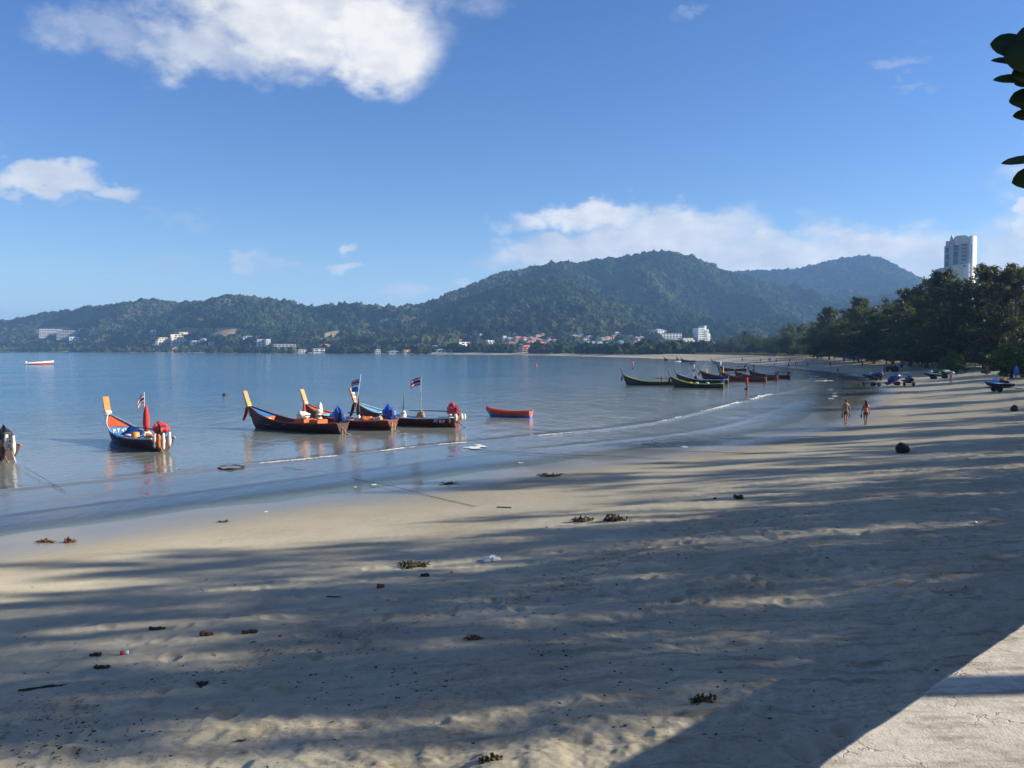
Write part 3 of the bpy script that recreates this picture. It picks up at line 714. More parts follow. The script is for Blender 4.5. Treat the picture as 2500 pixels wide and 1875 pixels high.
# --- forest on the hills and the far shore
def build_forest():
    m, nt, out = new_mat('forest_canopy')
    geo = N(nt, 'ShaderNodeNewGeometry'); oi = N(nt, 'ShaderNodeObjectInfo')
    big = noise(nt, geo.outputs['Position'], 0.006, 4, 0.6); fine = noise(nt, geo.outputs['Position'], 0.35, 4, 0.7)
    f = M_(nt, 'ADD', M_(nt, 'MULTIPLY', oi.outputs['Random'], 0.34), M_(nt, 'ADD', M_(nt, 'MULTIPLY', maprange(nt, big, 0.38, 0.62), 0.50), M_(nt, 'MULTIPLY', fine, 0.2)))
    col = ramp(nt, f, [(0.1, (0.006, 0.015, 0.008)), (0.38, (0.015, 0.030, 0.013)), (0.55, (0.028, 0.046, 0.017)), (0.72, (0.054, 0.064, 0.025)), (0.88, (0.09, 0.08, 0.042))])
    df = N(nt, 'ShaderNodeBsdfDiffuse'); nt.links.new(col, df.inputs[0])
    b = N(nt, 'ShaderNodeBump'); b.inputs['Strength'].default_value = 0.8; b.inputs['Distance'].default_value = 1.5; nt.links.new(fine, b.inputs['Height']); nt.links.new(b.outputs[0], df.inputs['Normal'])
    nt.links.new(df.outputs[0], out.inputs[0])
    r = np.random.default_rng(5); n = 210000
    th = np.arctan((r.uniform(-260, 2760, n) - 1250) / FPX)
    rr = np.sqrt(r.uniform(560 ** 2, 3200 ** 2, n))
    x, y = rr * np.sin(th), rr * np.cos(th)
    sd = shore_d(x, y); hz = hill_z(x, y); z = np.maximum(beach_z(sd), hz)
    px, py = pix(x, y, z)
    size = np.clip(5.4 * np.exp(r.normal(0, .34, n)), 2.6, 12)
    ok = (sd > np.where(px < 1050, 6, 26)) & (bare_mask(px, py) < 0.35) & ~((px > 1700) & (rr < 640))
    town = (z < 9)
    ok &= ~(town & (r.random(n) > 0.55))
    size = np.where(town, size * 0.62, size)
    # keep what faces the bay: drop crowns far below the line of sight to the crest in front of them
    el = (z + 14 - CAM_Z) / rr
    colm = np.clip(((px + 300) / 4).astype(int), 0, 800); order = np.argsort(rr); vis = np.zeros(n, bool); mx = np.full(801, -1.0)
    top = (z - CAM_Z) / rr
    for i in order:
        c = colm[i]
        if el[i] > mx[c]: vis[i] = True
        if top[i] > mx[c]: mx[c] = top[i]
    ok &= vis
    for (bx, by, br) in CLEAR: ok &= (np.hypot(x - bx, y - by) > br + size * .5)
    x, y, z, size = x[ok], y[ok], z[ok], size[ok]
    print('forest crowns', len(x))
    me = bpy.data.meshes.new('forest'); me.vertices.add(len(x)); me.vertices.foreach_set('co', np.stack([x, y, z + size * .35], 1).astype(np.float32).ravel())
    a = me.attributes.new('size', 'FLOAT', 'POINT'); a.data.foreach_set('value', size.astype(np.float32))
    me.materials.append(m)
    o = link(bpy.data.objects.new('forest', me)); tag(o, 'dense green woodland covering the hills behind the bay', 'forest', kind='stuff')
    ng = bpy.data.node_groups.new('forest_crowns', 'GeometryNodeTree')
    ng.interface.new_socket('Geometry', in_out='INPUT', socket_type='NodeSocketGeometry'); ng.interface.new_socket('Geometry', in_out='OUTPUT', socket_type='NodeSocketGeometry')
    L = ng.links.new; n_ = ng.nodes.new
    gi, go = n_('NodeGroupInput'), n_('NodeGroupOutput')
    mp = n_('GeometryNodeMeshToPoints'); L(gi.outputs[0], mp.inputs[0])
    join = n_('GeometryNodeJoinGeometry')
    for k in range(4):
        ico = n_('GeometryNodeMeshIcoSphere'); ico.inputs['Radius'].default_value = 1.0; ico.inputs['Subdivisions'].default_value = 3
        nz = n_('ShaderNodeTexNoise'); nz.noise_dimensions = '4D'; nz.inputs['W'].default_value = k * 3.7; nz.inputs['Scale'].default_value = 1.7; nz.inputs['Detail'].default_value = 4; nz.inputs['Roughness'].default_value = 0.7
        pos = n_('GeometryNodeInputPosition'); L(pos.outputs[0], nz.inputs['Vector'])
        mr = n_('ShaderNodeMapRange'); L(nz.outputs[0], mr.inputs[0]); mr.inputs[1].default_value = .3; mr.inputs[2].default_value = .7; mr.inputs[3].default_value = -.5; mr.inputs[4].default_value = .45
        sc2 = n_('ShaderNodeVectorMath'); sc2.operation = 'SCALE'; L(pos.outputs[0], sc2.inputs[0]); L(mr.outputs[0], sc2.inputs['Scale'])
        sp = n_('GeometryNodeSetPosition'); L(ico.outputs[0], sp.inputs[0]); L(sc2.outputs[0], sp.inputs['Offset'])
        sm = n_('GeometryNodeSetMaterial'); sm.inputs['Material'].default_value = m; L(sp.outputs[0], sm.inputs[0])
        gi2 = n_('GeometryNodeGeometryToInstance'); L(sm.outputs[0], gi2.inputs[0]); L(gi2.outputs[0], join.inputs[0])
    ip = n_('GeometryNodeInstanceOnPoints'); L(mp.outputs[0], ip.inputs['Points']); L(join.outputs[0], ip.inputs['Instance']); ip.inputs['Pick Instance'].default_value = True
    ri = n_('FunctionNodeRandomValue'); ri.data_type = 'INT'; ri.inputs['Min'].default_value = 0; ri.inputs['Max'].default_value = 3
    for s in ri.outputs:
        if s.enabled and s.type == 'INT': L(s, ip.inputs['Instance Index'])
    rv = n_('FunctionNodeRandomValue'); rv.data_type = 'FLOAT_VECTOR'; rv.inputs[0].default_value = (-.2, -.2, 0); rv.inputs[1].default_value = (.2, .2, 6.28); L(rv.outputs[0], ip.inputs['Rotation'])
    at = n_('GeometryNodeInputNamedAttribute'); at.data_type = 'FLOAT'; at.inputs['Name'].default_value = 'size'
    cb = n_('ShaderNodeCombineXYZ')
    so = [s for s in at.outputs if s.name == 'Attribute' and s.enabled][0]
    L(so, cb.inputs[0]); L(so, cb.inputs[1]); L(so, cb.inputs[2])
    L(cb.outputs[0], ip.inputs['Scale']); L(ip.outputs[0], go.inputs[0])
    md = o.modifiers.new('crowns', 'NODES'); md.node_group = ng
# ================================================================ BOATS
WOOD = simple('prow_wood', (0.42, 0.17, 0.05), 0.5, 0.22, 3, 0.2)
WOOD_LT = simple('prow_wood_light', (0.56, 0.23, 0.06), 0.5, 0.2, 3, 0.2)
HULL_BR = simple('hull_dark_brown', (0.075, 0.024, 0.014), 0.55, 0.35, 2, 0.2, dirt=(0.035, 0.028, 0.018))
HULL_BK = simple('hull_black_brown', (0.045, 0.018, 0.013), 0.55, 0.3, 2, 0.2)
HULL_GR = simple('hull_dark_olive', (0.03, 0.032, 0.016), 0.55, 0.3, 2, 0.2)
HULL_RD = simple('hull_red_brown', (0.14, 0.03, 0.015), 0.55, 0.3, 2, 0.2)
BLUE = simple('boat_blue', (0.035, 0.20, 0.50), 0.5, 0.2, 3, 0.1, dirt=(0.06, 0.15, 0.26))
BLUE_LT = simple('boat_sky_blue', (0.10, 0.38, 0.66), 0.5, 0.2, 3, 0.1)
ORANGE = simple('boat_orange', (0.66, 0.12, 0.03), 0.5, 0.2, 3, 0.1, dirt=(0.35, 0.09, 0.04))
SALMON = simple('boat_salmon', (0.62, 0.20, 0.12), 0.5, 0.2, 3)
REDD = simple('boat_dark_red', (0.20, 0.035, 0.03), 0.5, 0.25, 3)
WHITE = simple('boat_white', (0.74, 0.74, 0.72), 0.45, 0.1, 3, dirt=(0.45, 0.42, 0.36))
GREYB = simple('boat_grey_blue', (0.42, 0.50, 0.58), 0.5, 0.12, 3)
LIME = simple('boat_lime', (0.40, 0.45, 0.05), 0.5, 0.2, 3)
DECKB = simple('deck_planks', (0.40, 0.31, 0.20), 0.7, 0.2, 5, 0.3)
TARP_BL = simple('tarp_blue', (0.018, 0.09, 0.46), 0.45, 0.2, 4, 0.3)
TARP_RD = simple('tarp_red', (0.60, 0.045, 0.05), 0.6, 0.2, 4, 0.4)
CLOTH_RD = simple('cloth_red', (0.58, 0.05, 0.045), 0.8, 0.2, 6, 0.3, translucent=0.2)
CLOTH_WH = simple('cloth_white', (0.72, 0.68, 0.60), 0.85, 0.15, 6, 0.3, translucent=0.15)
CLOTH_YL = simple('garland_yellow', (0.75, 0.48, 0.03), 0.85, 0.25, 12, 0.4)
CLOTH_PU = simple('cloth_purple', (0.13, 0.03, 0.10), 0.85, 0.25, 6, 0.3)
CLOTH_BK = simple('cloth_black', (0.02, 0.02, 0.022), 0.8, 0.25, 6, 0.3)
NET = simple('fishing_net_tan', (0.46, 0.27, 0.14), 0.95, 0.4, 14, 0.8)
NET_OR = simple('fishing_net_orange', (0.58, 0.17, 0.05), 0.95, 0.4, 14, 0.8)
ROPE = simple('rope', (0.40, 0.32, 0.20), 0.9, 0.3, 20, 0.3)
ROPE_DK = simple('rope_dark', (0.05, 0.045, 0.04), 0.9, 0.3, 20)
IRON = simple('engine_iron', (0.04, 0.04, 0.042), 0.45, 0.3, 8, 0.2, metal=0.6)
GALV = simple('galvanised', (0.35, 0.36, 0.37), 0.45, 0.2, 8, 0.1, metal=0.7)
FLAG_B = simple('flag_blue', (0.05, 0.05, 0.23), 0.8, 0.1, 6, translucent=0.3)
FLAG_LB = simple('flag_light_blue', (0.03, 0.28, 0.72), 0.8, 0.1, 6, translucent=0.3)
GREEN = simple('pole_green', (0.03, 0.12, 0.07), 0.6, 0.2, 6)

def text_part(name, s, size, mat, parent, mtx, depth=0.004):
    cu = bpy.data.curves.new(name, 'FONT'); cu.body = s; cu.size = size; cu.extrude = depth; cu.align_x = 'CENTER'; cu.align_y = 'CENTER'; cu.offset = size * 0.03; cu.resolution_u = 2
    o = bpy.data.objects.new(name + '_curve', cu); C.objects.link(o)
    bpy.context.view_layer.update()
    me = bpy.data.meshes.new_from_object(o.evaluated_get(bpy.context.evaluated_depsgraph_get()))
    bpy.data.objects.remove(o); bpy.data.curves.remove(cu)
    me.name = name; me.transform(mtx); me.materials.clear(); me.materials.append(mat)
    t = link(bpy.data.objects.new(name, me)); t.parent = parent
    return t
AFT = Matrix(((0, 0, -1), (-1, 0, 0), (0, 1, 0))).to_4x4()      # text facing the stern
PORT = Matrix(((-1, 0, 0), (0, 0, 1), (0, 1, 0))).to_4x4()      # text facing the port side

_S = [0, .15, .35, .5, .65, .8, .9, .96, 1]; _HB = [.66, .84, .98, 1, .93, .70, .42, .20, .035]
_S2 = [0, .1, .3, .5, .65, .8, .9, 1]; _SH = [.70, .63, .54, .56, .68, .96, 1.22, 1.52]
_S3 = [0, .3, .7, .88, .94, .97, 1]; _KL = [-.16, -.25, -.25, -.18, .02, .50, 1.40]
def hull_f(s, B): return B / 2 * float(np.interp(s, _S, _HB)), float(np.interp(s, _S2, _SH)), float(np.interp(s, _S3, _KL))
def smooth_s(n): return [1 - (1 - k / (n - 1)) ** 1.7 for k in range(n)]

def thai_flag(name, w, h, parent, base, yaw, droop=0.25, single=None):
    """waving striped flag hung from a pole; base = top corner at the pole"""
    nx, nz = 9, 6; verts = []; faces = []; bands = [0, 1 / 6, 2 / 6, 4 / 6, 5 / 6, 1]
    for i in range(nx):
        u = i / (nx - 1)
        for b in bands:
            off = 0.10 * h * math.sin(u * 7 + b * 1.5) * u
            verts.append((u * w * math.cos(yaw) - off * math.sin(yaw), u * w * math.sin(yaw) + off * math.cos(yaw), -b * h - droop * u * u * w))
    nb = len(bands)
    for i in range(nx - 1):
        for k in range(nb - 1): faces.append((i * nb + k, (i + 1) * nb + k, (i + 1) * nb + k + 1, i * nb + k + 1))
    o = mesh_obj(name, [Vector(v) + Vector(base) for v in verts], faces, None, parent, True)
    if single: o.data.materials.append(single)
    else:
        for m in (CLOTH_RD, CLOTH_WH, FLAG_B): o.data.materials.append(m)
        pat = [0, 1, 2, 1, 0]
        for k, p in enumerate(o.data.polygons): p.material_index = pat[k % 5]
    sd = o.modifiers.new('thickness', 'SOLIDIFY'); sd.thickness = 0.012
    return o
def drape(name, top, length, w, mat, parent, seed=0, sway=(0, 0)):
    """hanging cloth: gathered at the top, wider below"""
    rd = random.Random(seed); n = 6
    pts = [Vector(top) + Vector((sway[0] * t * t, sway[1] * t * t, -length * t)) for t in [k / n for k in range(n + 1)]]
    rad = [w * (.35 + .75 * math.sin(min(1, .15 + t / n) * 2.3)) * rd.uniform(.85, 1.1) for t in range(n + 1)]; rad[-1] *= .55
    bm = bmesh.new(); add_tube(bm, pts, rad, 9); bmesh.ops.recalc_face_normals(bm, faces=bm.faces)
    for v in bm.verts: v.co += Vector((rd.gauss(0, w * .10), rd.gauss(0, w * .10), 0))
    return bm_obj(name, bm, mat, parent, True)
def tarp_hood(name, c, s, mat, parent, seed=0, peak=0.35):
    """cloth sheet thrown over a motor and tied underneath: angular folds"""
    rd = random.Random(seed); bm = bmesh.new(); nseg, nr = 14, 7; rings = []
    fold = [rd.uniform(.62, 1.22) for _ in range(nseg)]
    for j in range(nr):
        t = j / (nr - 1); r = [.06, .34, .70, .95, 1.0, .86, .62][j]; z = [1.0, .74, .40, .05, -.35, -.7, -.95][j]
        rings.append([bm.verts.new(((r * (1 + (fold[k] - 1) * (.3 + t)) * math.cos(2 * math.pi * k / nseg) + peak * (1 - t) ** 2) * s[0], r * (1 + (fold[(k * 3) % nseg] - 1) * (.3 + t)) * math.sin(2 * math.pi * k / nseg) * s[1], (z + rd.gauss(0, .09)) * s[2])) for k in range(nseg)])
    for a, b in zip(rings, rings[1:]):
        for k in range(nseg): bm.faces.new((a[k], b[k], b[(k + 1) % nseg], a[(k + 1) % nseg]))
    bm.faces.new(rings[0]); bm.faces.new(rings[-1][::-1])
    bmesh.ops.recalc_face_normals(bm, faces=bm.faces)
    bmesh.ops.translate(bm, vec=c, verts=bm.verts)
    return bm_obj(name, bm, mat, parent, False)

def longtail(label, stern, heading, L=8.7, B=1.75, group=None, far=False, hood=(.46, .35, .50), hull=HULL_BR, rail=REDD, inner=BLUE, deck=BLUE, bulk=BLUE, prow=WOOD, text=None, side_text=None,
             boards=True, thwart=BLUE, engine=None, shaft=True, bands=(), ribbons=(), lower=None, stem_h=1.05, flag=None, tilt=0.0, boot=None):
    h = Vector((heading[0], heading[1], 0)).normalized(); rz = math.atan2(h.y, h.x)
    root = empty('longtail_boat', (stern[0] + h.x * L / 2, stern[1] + h.y * L / 2, 0), rz)
    root.rotation_euler = (tilt, 0, rz)
    tag(root, label, 'boat', group)
    X = lambda s: L * (s - .5)
    S = smooth_s(12 if far else 20); T = [0, .12, .3, .55, .8, 1.0]
    verts = []; faces = []; nT = 2 * len(T) - 1
    for s in S:
        b, zs, zk = hull_f(s, B)
        row = [(X(s), -b * (t ** .55), zk + (zs - zk) * t) for t in T[::-1]] + [(X(s), b * (t ** .55), zk + (zs - zk) * t) for t in T[1:]]
        verts += row
    for i in range(len(S) - 1):
        for k in range(nT - 1):
            a = i * nT + k; faces.append((a, a + nT, a + nT + 1, a + 1))
    faces.append(tuple(range(nT)))                                   # transom
    ho = mesh_obj('hull', verts, faces, hull, root, False)
    if boot:
        ho.data.materials.append(boot)
        for p in ho.data.polygons:
            if p.center.z < 0.32 and p.center.x > L * .12: p.material_index = 1
    # inner shell and floor
    verts = []; faces = []; SB = .77; si = [SB * k / 9 + .012 for k in range(10)]
    for s in si:
        b, zs, zk = hull_f(s, B); bi = b - .05; yy = lambda z: b * ((z - zk) / (zs - zk)) ** .55 - .07
        verts += [(X(s), -bi, zs + .004), (X(s), -yy(.34), .34), (X(s), -yy(.14), .14), (X(s), yy(.14), .14), (X(s), yy(.34), .34), (X(s), bi, zs + .004)]
    for i in range(9):
        for k in range(5): a = i * 6 + k; faces.append((a, a + 1, a + 7, a + 6))
    faces.append((5, 4, 3, 2, 1, 0))
    mesh_obj('inner_lining', verts, faces, inner, root, False)
    # gunwales
    for sd in (-1, 1):
        tube('gunwale', [(X(s), sd * max(.02, hull_f(s, B)[0] - .015), hull_f(s, B)[1] + .02) for s in [k / 16 for k in range(16)] + [.985]], .05 if not far else .06, rail, root, 6)
    # foredeck and bulkhead
    sf = [SB, .82, .87, .92, .96, .985]; verts = []
    for s in sf:
        b, zs, zk = hull_f(s, B); verts += [(X(s), -(b - .05), zs - .05), (X(s), 0, zs - .01), (X(s), b - .05, zs - .05)]
    fc = []
    for i in range(len(sf) - 1):
        a = i * 3; fc += [(a, a + 3, a + 4, a + 1), (a + 1, a + 4, a + 5, a + 2)]
    mesh_obj('foredeck', verts, fc, deck, root, False)
    b, zs, zk = hull_f(SB, B)
    bo = mesh_obj('bulkhead', [(X(SB) - .01, -(b - .05), zs - .04), (X(SB) - .01, -(b - .22), .16), (X(SB) - .01, b - .22, .16), (X(SB) - .01, b - .05, zs - .04)], [(0, 1, 2, 3)], bulk, root)
    if text: text_part('lettering', text, .30, WHITE, bo, Matrix.Translation((X(SB) - .03, 0, zs - .26)) @ AFT)
    if side_text: text_part('lettering', side_text, .30, WHITE, ho, Matrix.Translation((X(.12), hull_f(.12, B)[0] * .985 + .02, .42)) @ Matrix.Rotation(0.09, 4, 'Z') @ PORT)
    if boards and not far:
        for k in range(6):
            y = (k - 2.5) * .19; box('deck_board', (X(.65), y, .36 + .005 * (k % 2)), (L * .2, .175, .03), DECKB, root)
    for s in ((.52, .40, .27, .14) if not far else (.5, .3)):
        b, zs, zk = hull_f(s, B); box('thwart', (X(s), 0, zs - .10), (.24, 2 * b - .13, .045), thwart, root)
    # prow post
    zb = hull_f(1, B)[1]; n = 7; verts = []; xs = X(1)
    for k in range(n):
        t = k / (n - 1); z = zb - .75 + (stem_h + .75) * t; x = xs - .24 + .58 * t + .10 * t * t
        w = .10 + .07 * min(1, t * 2) + .01 * t; th = .075 - .02 * t
        verts += [(x - th, -w, z), (x + th, -w, z + .02), (x + th, w, z + .02), (x - th, w, z)]
    fc = []
    for k in range(n - 1):
        a = k * 4
        for e in range(4): fc.append((a + e, a + (e + 1) % 4, a + 4 + (e + 1) % 4, a + 4 + e))
    fc += [(3, 2, 1, 0), tuple(range(4 * n - 4, 4 * n))]
    pr = mesh_obj('prow_post', verts, fc, prow, root)
    def on_prow(t): return xs - .24 + .58 * t + .10 * t * t, zb - .75 + (stem_h + .75) * t
    for (t0, ht, mt) in bands:
        x, z = on_prow(t0)
        lump('cloth_band', (x, 0, z), (.14, .25, ht), mt, pr, 2, .10, int(t0 * 100))
    for (t0, ln, w, mt, sw) in ribbons:
        x, z = on_prow(t0); drape('ribbon', (x + .16, .06, z), ln, w, mt, pr, int(ln * 50), sw)
    if engine:
        ex = X(0) + .35; ez = hull_f(0, B)[1]
        box('engine_mount', (ex, 0, ez + .05), (.35, .28, .5), IRON, root)
        if not far:
            eb = box('engine', (ex, 0, ez + .48), (.8, .42, .45), IRON, root, bevel=.05)
        else: eb = box('engine', (ex - .1, 0, ez + .38), (.6, .4, .4), engine, root, bevel=.08)
        if not far: tarp_hood('engine_cover', (ex - .05, 0, ez + .58), hood, engine, root, int(L * 10), .45)
        if shaft: tube('drive_shaft', [(ex + .3, .12, ez + .42), (ex + (3.6 if not far else 2.6), .12, ez + .36)], .035 if not far else .05, IRON, root, 6)
        else: tube('drive_shaft', [(ex - .3, 0, ez + .3), (ex - 1.3, 0, -.12)], .03, GALV, root, 6)
    if flag:
        for (s, y, z1, kind) in flag:
            fp = tube('flagpole', [(X(s), y, .2), (X(s) + .1, y, z1)], .018, CLOTH_WH, root, 6)
            if kind: thai_flag('flag', .62, .42, fp, (X(s) + .1, y, z1 - .02), math.pi - rz + .25 if kind == 1 else math.pi - rz - .1, .35)
    root['_L'] = L
    return root
def in_boat(root, s, y, z):
    L = root['_L']; p = Matrix.Translation(root.location) @ root.rotation_euler.to_matrix().to_4x4() @ Vector((L * (s - .5), y, z)); return p
def gear(o, root, label, cat, s, y, z, rz=0.0, group=None):
    o.location = in_boat(root, s, y, z); o.rotation_euler = (0, 0, root.rotation_euler.z + rz); return tag(o, label, cat, group)
GB = 'longtail boats moored near the beach'
# ---- boat with orange foredeck, left
pB0, pB1 = gp(399, 1102), gp(274, 1073)
bB = longtail('longtail boat with orange foredeck, blue inside and red motor cover, left of the moored three', pB0, pB1 - pB0, 8.7, 1.9, GB, hull=HULL_BR, rail=GREYB, deck=ORANGE, bulk=BLUE, prow=WOOD_LT, text='P.T 43',
              engine=TARP_RD, hood=(.50, .42, .32), bands=((.48, .13, CLOTH_WH), (.40, .07, CLOTH_WH)), boot=BLUE)
# ---- boat with blue foredeck and orange bulkhead
pC0, pC1 = gp(838, 1059), gp(628, 1045)
bC = longtail('dark longtail with yellow garland on its prow, leftmost of the moored three', pC0, pC1 - pC0, 8.6, 1.75, GB, hull=HULL_BK, rail=REDD, inner=HULL_BK, deck=BLUE, bulk=ORANGE, prow=WOOD, text='72', thwart=ORANGE,
              engine=TARP_BL, bands=((.50, .15, CLOTH_YL), (.42, .07, CLOTH_WH)), ribbons=((.40, 1.0, .11, CLOTH_RD, (.25, .1)),))
# ---- middle boat of the three
pD0 = gp(960, 1050); dD = gp(768, 1038) - pD0
bD = longtail('longtail boat with salmon foredeck and plain tan prow, middle of the moored three', pD0, dD, 8.0, 1.7, GB, hull=HULL_RD, rail=SALMON, inner=BLUE_LT, deck=ORANGE, bulk=BLUE_LT, prow=WOOD_LT, text=None, thwart=SALMON,
              engine=TARP_BL, bands=((.46, .12, CLOTH_WH),), ribbons=((.36, .9, .10, CLOTH_RD, (.2, 0)),))
# ---- right boat with the numbers
pE0, pE1 = gp(1117, 1043), gp(894, 1032)
bE = longtail('longtail with white rail and red and white motor cover, rightmost of the moored three', pE0, pE1 - pE0, 8.9, 1.75, GB, hull=HULL_RD, rail=WHITE, inner=BLUE_LT, deck=BLUE_LT, bulk=BLUE_LT, prow=WOOD, text='PT817', side_text='PT 817', thwart=BLUE,
              engine=TARP_RD, bands=((.78, .11, CLOTH_WH), (.62, .09, CLOTH_WH), (.42, .05, CLOTH_WH)), ribbons=((.36, 1.0, .12, CLOTH_PU, (.25, .1)), (.36, .8, .05, CLOTH_RD, (.05, .1))))
# ---- boat cut by the left edge
pA0 = gp(20, 1124)
bA = longtail('longtail boat cut off by the left edge, cloth-wrapped motor on its stern', pA0, (-.80, .60), 8.6, 1.8, GB, hull=HULL_BK, rail=ORANGE, inner=BLUE, deck=BLUE, bulk=BLUE, engine=CLOTH_BK, hood=(.40, .32, .45), shaft=False)

def hang_strips(root, name, items, seed):
    """cloth strips tied to the motor"""
    L = root['_L']
    for i, (x, y, z, ln, w, mt) in enumerate(items): drape(name, (-L / 2 + x, y, z), ln, w, mt, root, seed + i)
hang_strips(bB, 'cloth_strip', [(-.05, .25, .95, .8, .12, NET_OR), (-.15, .05, 1.0, .9, .10, CLOTH_WH), (-.22, -.25, 1.05, .8, .08, CLOTH_WH), (.05, .42, .95, .75, .10, CLOTH_WH)], 3)
hang_strips(bE, 'cloth_strip', [(-.05, .35, .98, .55, .14, CLOTH_WH), (.35, .42, .95, .6, .16, CLOTH_WH), (-.35, .05, 1.0, .5, .13, CLOTH_WH), (-.45, -.2, .95, .45, .1, CLOTH_WH)], 13)
hang_strips(bA, 'cloth_strip', [(-.1, .1, 1.3, .8, .11, CLOTH_WH), (-.4, -.1, 1.25, .95, .09, CLOTH_WH), (.2, .2, 1.05, .5, .14, NET), (.45, .25, 1.1, .45, .12, GREEN)], 23)
hang_strips(bC, 'mooring_tail', [(-.02, .1, .45, .6, .035, ROPE), (-.05, -.1, .35, .5, .03, ROPE)], 33)
hang_strips(bD, 'mooring_tail', [(-.04, .15, .55, .75, .05, ROPE), (-.1, -.05, .45, .6, .04, ROPE), (-.08, .3, .4, .5, .05, ROPE)], 43)
for rt, off in ((bB, .2), (bC, .1), (bD, .3), (bE, -.1), (bA, .2)):
    L = rt['_L']; tube('propeller_guard', [(-L / 2 - .05, off, .35), (-L / 2 - .35, off, .05), (-L / 2 - .75, off + .05, -.02)], .03, ROPE if rt is not bE else GALV, rt, 6)

# ---- gear lying in the boats
def bundle(label, root, s, y, z, size, mat, seed, cat='net', sub=3, amp=.28, name='fishing_net'):
    o = lump(name, (0, 0, 0), size, mat, None, sub, amp, seed, flat=-.75); return gear(o, root, label, cat, s, y, z)
def furled(label, root, s, y, z0, h, w, mat, tip=CLOTH_WH, lean=0.0):
    o = empty('furled_umbrella'); tube('pole', [(0, 0, 0), (0, 0, h)], .02, ROPE, o, 6)
    lathe('cloth', [(w * .3, h * .18), (w * .75, h * .26), (w, h * .45), (w * .85, h * .7), (w * .4, h * .92), (w * .1, h)], mat, o, 9)
    gear(o, root, label, 'umbrella', s, y, z0); o.rotation_euler = (lean, 0, 0); return o
o = furled('furled red umbrella standing in the boat with orange foredeck', bB, .42, .45 * -1, .3, 2.05, .19, CLOTH_RD)
bundle('tan bundle at the foot of the red furled umbrella', bB, .42, -.45, .62, (.24, .24, .22), CLOTH_WH, 5, 'bundle', name='cloth_bundle')
fp = empty('flag_on_pole'); tube('pole', [(0, 0, 0), (0, 0, 2.75)], .018, CLOTH_WH, fp, 6); thai_flag('flag', .38, .48, fp, (0, 0, 2.62), math.pi + .4, 1.3)
gear(fp, bB, 'limp striped flag above the red furled umbrella', 'flag', .42, -.36, .3); fp.rotation_euler = (0, 0, 0)
o = lathe('barrel', [(.17, 0), (.22, .06), (.23, .3), (.22, .5), (.16, .56)], simple('barrel_orange', (.72, .25, .05), .5, .15, 4), None, 14); gear(o, bB, 'orange plastic barrel in the boat with orange foredeck', 'barrel', .36, .35, .28)
bundle('orange heap on a thwart of the boat with orange foredeck', bB, .30, -.25, .62, (.24, .2, .14), NET_OR, 8)
o = lump('sack', (0, 0, 0), (.36, .26, .2), simple('sack_indigo', (.03, .02, .30), .7, .2), None, 2, .2, 9, flat=-.7); gear(o, bB, 'indigo sack beside the deck boards of the boat with orange foredeck', 'sack', .55, .45, .3)
o = lump('coil', (0, 0, 0), (.28, .2, .12), CLOTH_WH, None, 2, .2, 10, flat=-.7); gear(o, bB, 'white coiled line on the deck of the boat with orange foredeck', 'rope', .57, .1, .47)
o = lump('float', (0, 0, 0), (.2, .16, .13), simple('float_peach', (.75, .35, .2), .5, .1), None, 2, .05, 11); gear(o, bB, 'peach coloured float near the stern of the boat with orange foredeck', 'float', .12, .5, .62)
# leftmost of the three
def crate(label, root, s, y, z, size, mat, name='crate'):
    o = empty(name); sx, sy, sz = size
    for dx in (-1, 1): box('side', (dx * sx / 2, 0, sz / 2), (.05, sy, sz), mat, o)
    for dy in (-1, 1): box('side', (0, dy * sy / 2, sz / 2), (sx - .06, .05, sz), mat, o)
    box('bottom', (0, 0, .03), (sx - .08, sy - .08, .04), mat, o)
    return gear(o, root, label, 'crate', s, y, z)
crate('orange wooden crate frame amidships in the garlanded boat', bC, .40, 0, .3, (.8, .95, .55), ORANGE)
crate('second orange crate frame nearer the stern of the garlanded boat', bC, .25, 0, .3, (.7, .95, .55), ORANGE)
bundle('cream heaped net bundle on the forward orange crate', bC, .41, 0, 1.0, (.36, .34, .33), CLOTH_WH, 12)
o = empty('stacked_rope'); 
for k in range(5): lump('rope_coil', (.02 * (k % 2), .02 * ((k + 1) % 2), .13 * k), (.26 - .025 * k, .26 - .025 * k, .085), ROPE if k % 2 else CLOTH_WH, o, 2, .06, 60 + k)
gear(o, bC, 'tall cream stack of coiled rope on the rear orange crate', 'rope', .24, .05, .92)
o = lathe('marker_cone', [(.15, 0), (.12, .4), (.06, 1.05), (.03, 1.15), (.045, 1.2), (.02, 1.3)], CLOTH_RD, None, 10); gear(o, bC, 'red pointed furled flag standing in the garlanded boat', 'flag', .43, -.3, .75)
o = lump('mat', (0, 0, 0), (.5, .4, .07), CLOTH_RD, None, 2, .1, 14); gear(o, bC, 'pink red mat on the deck boards of the garlanded boat', 'mat', .52, .1, .42)
